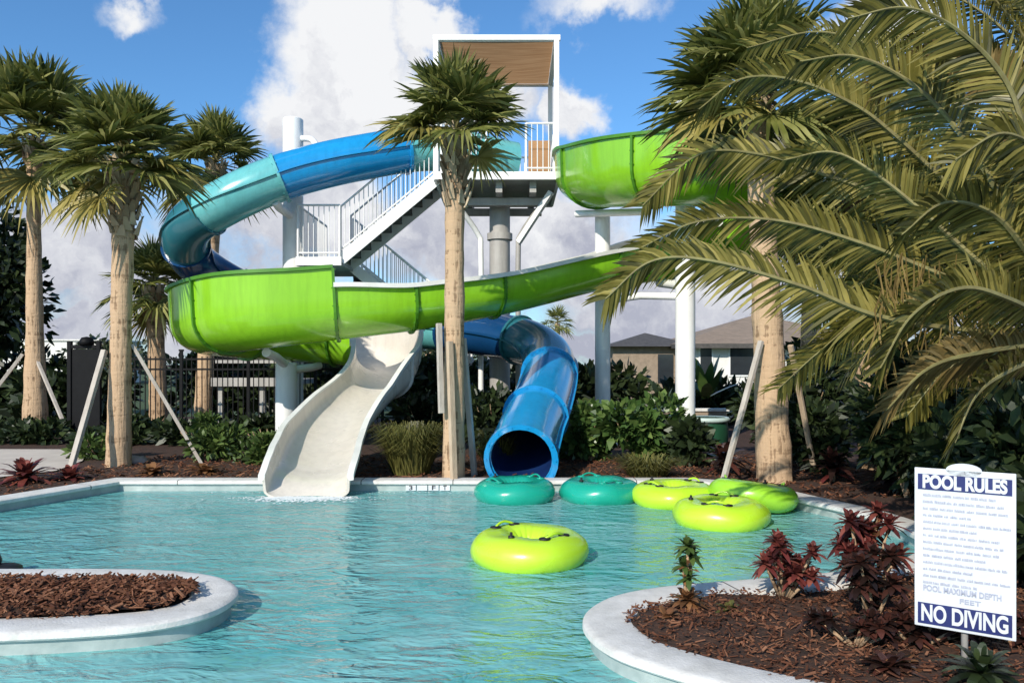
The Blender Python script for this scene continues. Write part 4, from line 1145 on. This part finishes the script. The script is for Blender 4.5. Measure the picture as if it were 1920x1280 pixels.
# ------------------------------------------------------------------ house and far building
house = thing('house', 'white house with tan hip roof beyond the right-hand columns', 'house', (12.2, 40, GZ))
hx, hy, hh = 4.4, 4.5, 2.55
b = MB(); b.box((0, 0, hh / 2), (hx * 2, hy * 2, hh)); b.build('wall', M['stucco'], house)
b = MB(); e = .6; rz = hh - .05
A = [(-hx - e, -hy - e, rz), (hx + e, -hy - e, rz), (hx + e, hy + e, rz), (-hx - e, hy + e, rz)]
B = [(-hx * .06, 0, rz + 1.5), (hx * .06, 0, rz + 1.5)]
b.add(A + B, [(0, 1, 5, 4), (1, 2, 5), (2, 3, 4, 5), (3, 0, 4), (0, 3, 2, 1)])
b.build('roof', M['roof'], house)
b = MB()
for (p1, p2) in ((A[0], A[1]), (A[1], A[2]), (A[3], A[0])): b.beam(V(p1) - V((0, 0, .1)), V(p2) - V((0, 0, .1)), .04, .2)
b.build('fascia', M['grating'], house)
for x, w in ((-1.95, 1.15), (1.0, 1.0), (-3.6, .5)):
    f = MB(); f.box((x, -hy - .02, 1.75), (w + .14, .05, 1.4)); fo = f.build('window', M['paint'], house)
    f = MB(); f.box((x, -hy - .05, 1.75), (w, .03, 1.24)); f.build('pane', M['glass'], fo)
wing = thing('outbuilding', 'low building with dark eave and tan wall left of the white house', 'building', (6.4, 38.5, GZ))
b = MB(); b.box((0, 0, 1.2), (3.6, 4, 2.4)); b.build('wall', M['brick'], wing)
b = MB(); b.add([(-2.2, -2.5, 2.4), (2.2, -2.5, 2.4), (2.2, 2.5, 2.4), (-2.2, 2.5, 2.4), (0, 0, 3.1)], [(0, 1, 4), (1, 2, 4), (2, 3, 4), (3, 0, 4), (0, 3, 2, 1)]); b.build('roof', M['grating'], wing)
b = MB(); b.box((.6, -2.03, 1.4), (.7, .05, 1.3)); b.build('window', M['glass'], wing)
far = thing('far_building', 'cream flat-topped building far off left of the gate', 'building', (-38, 66, GZ))
b = MB(); b.box((0, 0, 1.7), (12, 6, 3.4)); b.build('wall', M['stucco'], far)
b = MB(); b.box((0, 0, 3.45), (12.3, 6.3, .12)); b.build('roof', M['coping'], far)

# low wall, tank, rocks behind the shrubs
lw = thing('garden_wall', 'low tan block wall with pale cap behind the glossy shrubs', 'wall', (2.9, 17.6, GZ))
b = MB(); b.box((0, 0, .3), (3.6, .2, .6)); b.build('block_course', M['brick'], lw)
b = MB(); b.box((0, 0, .63), (3.7, .28, .06)); b.build('cap', M['coping'], lw, bevel=.01)
tk = thing('rounded_tank', 'dark green rounded tub with pale rim beside the bolted column', 'tub', (3.55, 14.55, GZ))
b = MB(); b.lathe([(.30, 0), (.36, .1), (.38, .4), (.36, .62)], 28); b.build('body', M['tank'], tk, smooth=True, auto=40)
b = MB(); b.lathe([(.35, .60), (.40, .60), (.41, .65), (.38, .68), (.33, .67)], 28, cap=False); b.build('rim', M['palegreen'], tk, smooth=True)
def rock(c, s, label, seed):
    rng = random.Random(seed); mb = MB(); n, k = 12, 7; vs = []
    for i in range(k):
        th = math.pi * i / (k - 1)
        for j in range(n):
            a = 2 * math.pi * j / n; d = V((math.sin(th) * math.cos(a), math.sin(th) * math.sin(a), math.cos(th)))
            q = 1 + .3 * noise.noise(d * 1.7 + V((seed, 0, 0)))
            vs.append(V((d.x * s[0], d.y * s[1], d.z * s[2])) * q)
    mb.add(vs, [(i * n + j, (i + 1) * n + j, (i + 1) * n + (j + 1) % n, i * n + (j + 1) % n) for i in range(k - 1) for j in range(n)])
    o = mb.build('rock', M['rock'], smooth=True); o.location = c
    return tag(o, label, 'rock')
rock((3.2, 13.4, GZ + .06), (.24, .16, .12), 'pinkish rock at the foot of the bolted column', 3)
rock((-6.2, 13.2, GZ + .03), (.2, .14, .1), 'pale rock between the sunlit palm and the path', 5)

# ------------------------------------------------------------------ inner tubes
def ring_mesh(Rm, rm, m, seed):
    mb = MB(); n, k = 64, 24; rng = random.Random(seed); vs = []
    for i in range(n):
        a = 2 * math.pi * i / n
        for j in range(k):
            b_ = 2 * math.pi * j / k
            # puckered welds on the inner side and on the outer equator
            inn = max(0, -math.cos(b_)); pk = .022 * inn ** 2 * math.sin(a * 22) + .006 * math.cos(b_) ** 8 * math.sin(a * 30 + seed)
            bump = .010 * math.sin(a * 5 + seed) * math.sin(b_ * 2 + seed)
            rr = rm + pk * .6 + bump
            seam = .012 * math.exp(-((b_ - math.pi / 2) / .08) ** 2) + .006 * math.sin(a * 34 + seed) * math.exp(-((b_ - math.pi / 2 - .5) / .45) ** 2)
            vs.append(((Rm + rr * math.cos(b_)) * math.cos(a), (Rm + rr * math.cos(b_)) * math.sin(a), rr * .80 * math.sin(b_) - seam))
    mb.add(vs, [(i * k + j, ((i + 1) % n) * k + j, ((i + 1) % n) * k + (j + 1) % k, i * k + (j + 1) % k) for i in range(n) for j in range(k)])
    return mb
def swim_ring(loc, m, label, rz, tilt=(0, 0), D=1.05, seed=1):
    t = thing('inner_tube', label, 'inner tube', loc, 0, 'inner tubes floating in the pool')
    t.rotation_euler = (tilt[0], tilt[1], rz)
    rm = D * .195; Rm = D / 2 - rm
    ring_mesh(Rm, rm, m, seed).build('ring', M[m], t, smooth=True)
    for s in (0, math.pi):
        hb = MB(); a0 = s - .34; a1 = s + .34; z = rm * .78
        pts = []
        for q in range(9):
            a = lerp(a0, a1, q / 8); up = .035 * math.sin(q / 8 * math.pi)
            pts.append(((Rm + .02) * math.cos(a), (Rm + .02) * math.sin(a), z + up))
        hb.tube(pts, .012, 8); hb.build('handle', M[m], t, smooth=True)
        for a in (a0, a1):
            pb = MB(); pb.lathe([(.052, 0), (.05, .012), (.001, .018)], 14, ((Rm + .02) * math.cos(a), (Rm + .02) * math.sin(a), z - .006)); pb.build('handle_patch', M['blackrub'] if m != 'tubeteal' else M['tubeteal'], t, smooth=True)
    vb = MB(); vb.lathe([(.028, 0), (.026, .02), (.012, .022), (.012, .05), (.001, .052)], 12, (Rm * math.cos(1.9), Rm * math.sin(1.9), rm * .77)); vb.build('valve', M['blackrub'], t, smooth=True)
    return t
zt = .095
swim_ring((.15, 7.12, zt), 'tubelime', 'bright yellow-green inner tube floating alone in the middle of the pool', 2.3, seed=1)
swim_ring((.04, 10.3, zt), 'tubeteal', 'teal inner tube right in front of the blue tube mouth', .6, seed=2)
swim_ring((1.13, 10.3, zt), 'tubeteal', 'teal inner tube between its twin and the lime ones', 1.9, seed=3)
swim_ring((2.02, 9.98, zt), 'tubelime', 'yellow-green inner tube next to the second teal one', .5, seed=4)
swim_ring((2.28, 8.75, zt), 'tubelime', 'yellow-green inner tube drifting in front of the clustered pair, above the cordylines', 1.2, seed=5)
swim_ring((2.88, 9.58, zt + .07), 'tubelime2', 'tilted green inner tube propped on its neighbours against the coping', 2.9, (rad(7), rad(-6)), seed=6)

fm = MB(); rr = random.Random(12)
for i in range(1500):
    x = rr.gauss(-2.68, .38); y = 10.47 - abs(rr.gauss(0, .17)); r = rr.uniform(.006, .03) * (1 if abs(x + 2.68) < .6 else .6)
    if rr.random() < .25: x = rr.uniform(-4.2, 1.5); y = 10.84 - abs(rr.gauss(0, .06)); r *= .45
    n = 6; vs = [(x, y, r * .35)]
    for k in range(n):
        a = k * 2 * math.pi / n; q = r * rr.uniform(.7, 1.3); vs.append((x + q * math.cos(a), y + q * math.sin(a) * .7, .002))
    fm.add(vs, [(0, 1 + k, 1 + (k + 1) % n) for k in range(n)])
fo = fm.build('foam', M['foam'], smooth=True); fo['kind'] = 'stuff'
# ------------------------------------------------------------------ rules sign
SP = V((2.44, 4.32, 0))
sign = thing('rules_sign', 'white pool rules sign with navy bands on a short post', 'sign', (SP.x, SP.y, .1), rad(-35))
sw, sh, sb = .48, .875, .195
b = MB(); b.box((0, 0, sb + sh / 2), (sw, .012, sh)); b.build('panel', M['signwhite'], sign, bevel=.004)
b = MB(); b.lathe([(.001, -.006), (.085, -.006), (.085, .006), (.001, .006)], 24)
b.v = [(x, z, y * .42 + sb + sh) for x, y, z in b.v]
b.build('top_tab', M['signwhite'], sign)
b = MB(); b.box((0, -.0085, sb + sh - .075), (sw - .035, .003, .085)); b.build('header_band', M['navy'], sign)
b = MB(); b.box((0, -.0085, sb + .075), (sw - .035, .003, .115)); b.build('footer_band', M['navy'], sign)
b = MB(); b.tube([(0, .035, -.3), (0, .035, sb + sh - .1)], .018, 10); b.build('post', M['greypaint'], sign, smooth=True)
def text(s, x, z, size, m, w, parent, bold=.0, y=-.0112, name='lettering'):
    c = bpy.data.curves.new(name, 'FONT'); c.body = s; c.size = size; c.align_x = 'CENTER'; c.align_y = 'CENTER'; c.offset = bold; c.extrude = .0006
    o = bpy.data.objects.new(name, c); COL.objects.link(o); o.data.materials.append(m); o.parent = parent
    o.location = (x, y, z); o.rotation_euler = (rad(90), 0, 0)
    bpy.context.view_layer.update()
    k = w / o.dimensions.x
    me = bpy.data.meshes.new_from_object(o.evaluated_get(bpy.context.evaluated_depsgraph_get()))
    q = bpy.data.objects.new(name, me); COL.objects.link(q); q.parent = parent
    q.location = (x, y, z); q.rotation_euler = (rad(90), 0, 0); q.scale = (k, 1, 1)
    bpy.data.objects.remove(o); bpy.data.curves.remove(c)
    return q
text('POOL RULES', 0, sb + sh - .076, .098, M['signwhite'], .40, sign, .0045)
text('NO DIVING', 0, sb + .074, .125, M['signwhite'], .41, sign, .004)
text('POOL MAXIMUM DEPTH', -.01, sb + .215, .044, M['inkgrey'], .37, sign, .0012)
text('FEET', .03, sb + .168, .036, M['inkgrey'], .10, sign, .0006)
rr = random.Random(9); z = sb + sh - .148
for row in range(14):
    b = MB(); x = -.195; end = rr.choice([.195, .19, .17, .14, .07, .02])
    while x < end:
        wd = rr.uniform(.015, .05)
        # each word is a run of small uneven strokes, too small to read
        q = x
        while q < x + wd:
            s = rr.uniform(.003, .0055); hgt = rr.uniform(.009, .014)
            b.box((q, -.0085, z + rr.uniform(-.001, .001) + (hgt - .011) / 2), (s, .003, hgt)); q += s + rr.uniform(.0012, .0022)
        x += wd + .009
    z -= .037
    b.build('printed_line', M['inkgrey'], sign)

# depth markers on the tile line
def depth_mark(x, y, label, rz=0):
    t = thing('depth_marker', label, 'depth marker', (x, y, .0), rz, None)
    for i in range(4):
        b = MB(); b.box((i * .155 - .23, 0, .045), (.14, .012, .075)); b.build('tile', M['signwhite'], t, bevel=.003)
    for i, ch in enumerate('3 FT'):
        if ch != ' ': text(ch, i * .155 - .23, .045, .085, M['ink'], .05, t, .002, -.008)
    return t
depth_mark(-1.15, 10.915, 'white depth marker tiles on the far pool wall near the mid-edge palm')
depth_mark(-5.95 - .42, 9.075, 'white depth marker tiles on the pool wall at the left edge', rad(11))

# unidentified black thing, generic shape, cut off at the left edge by the island
b = MB()
b.lathe([(.001, 0), (.13, 0), (.15, .03), (.14, .075), (.10, .095), (.001, .10)], 20, (0, 0, 0))
b.lathe([(.07, .09), (.085, .13), (.06, .20), (.001, .21)], 16, (-.1, 0, 0))
o = b.build('black_object', M['blackrub'], smooth=True); o.location = (-4.17, 6.55, .0)
tag(o, 'small black object in the water behind the island, cut by the picture edge', 'object')
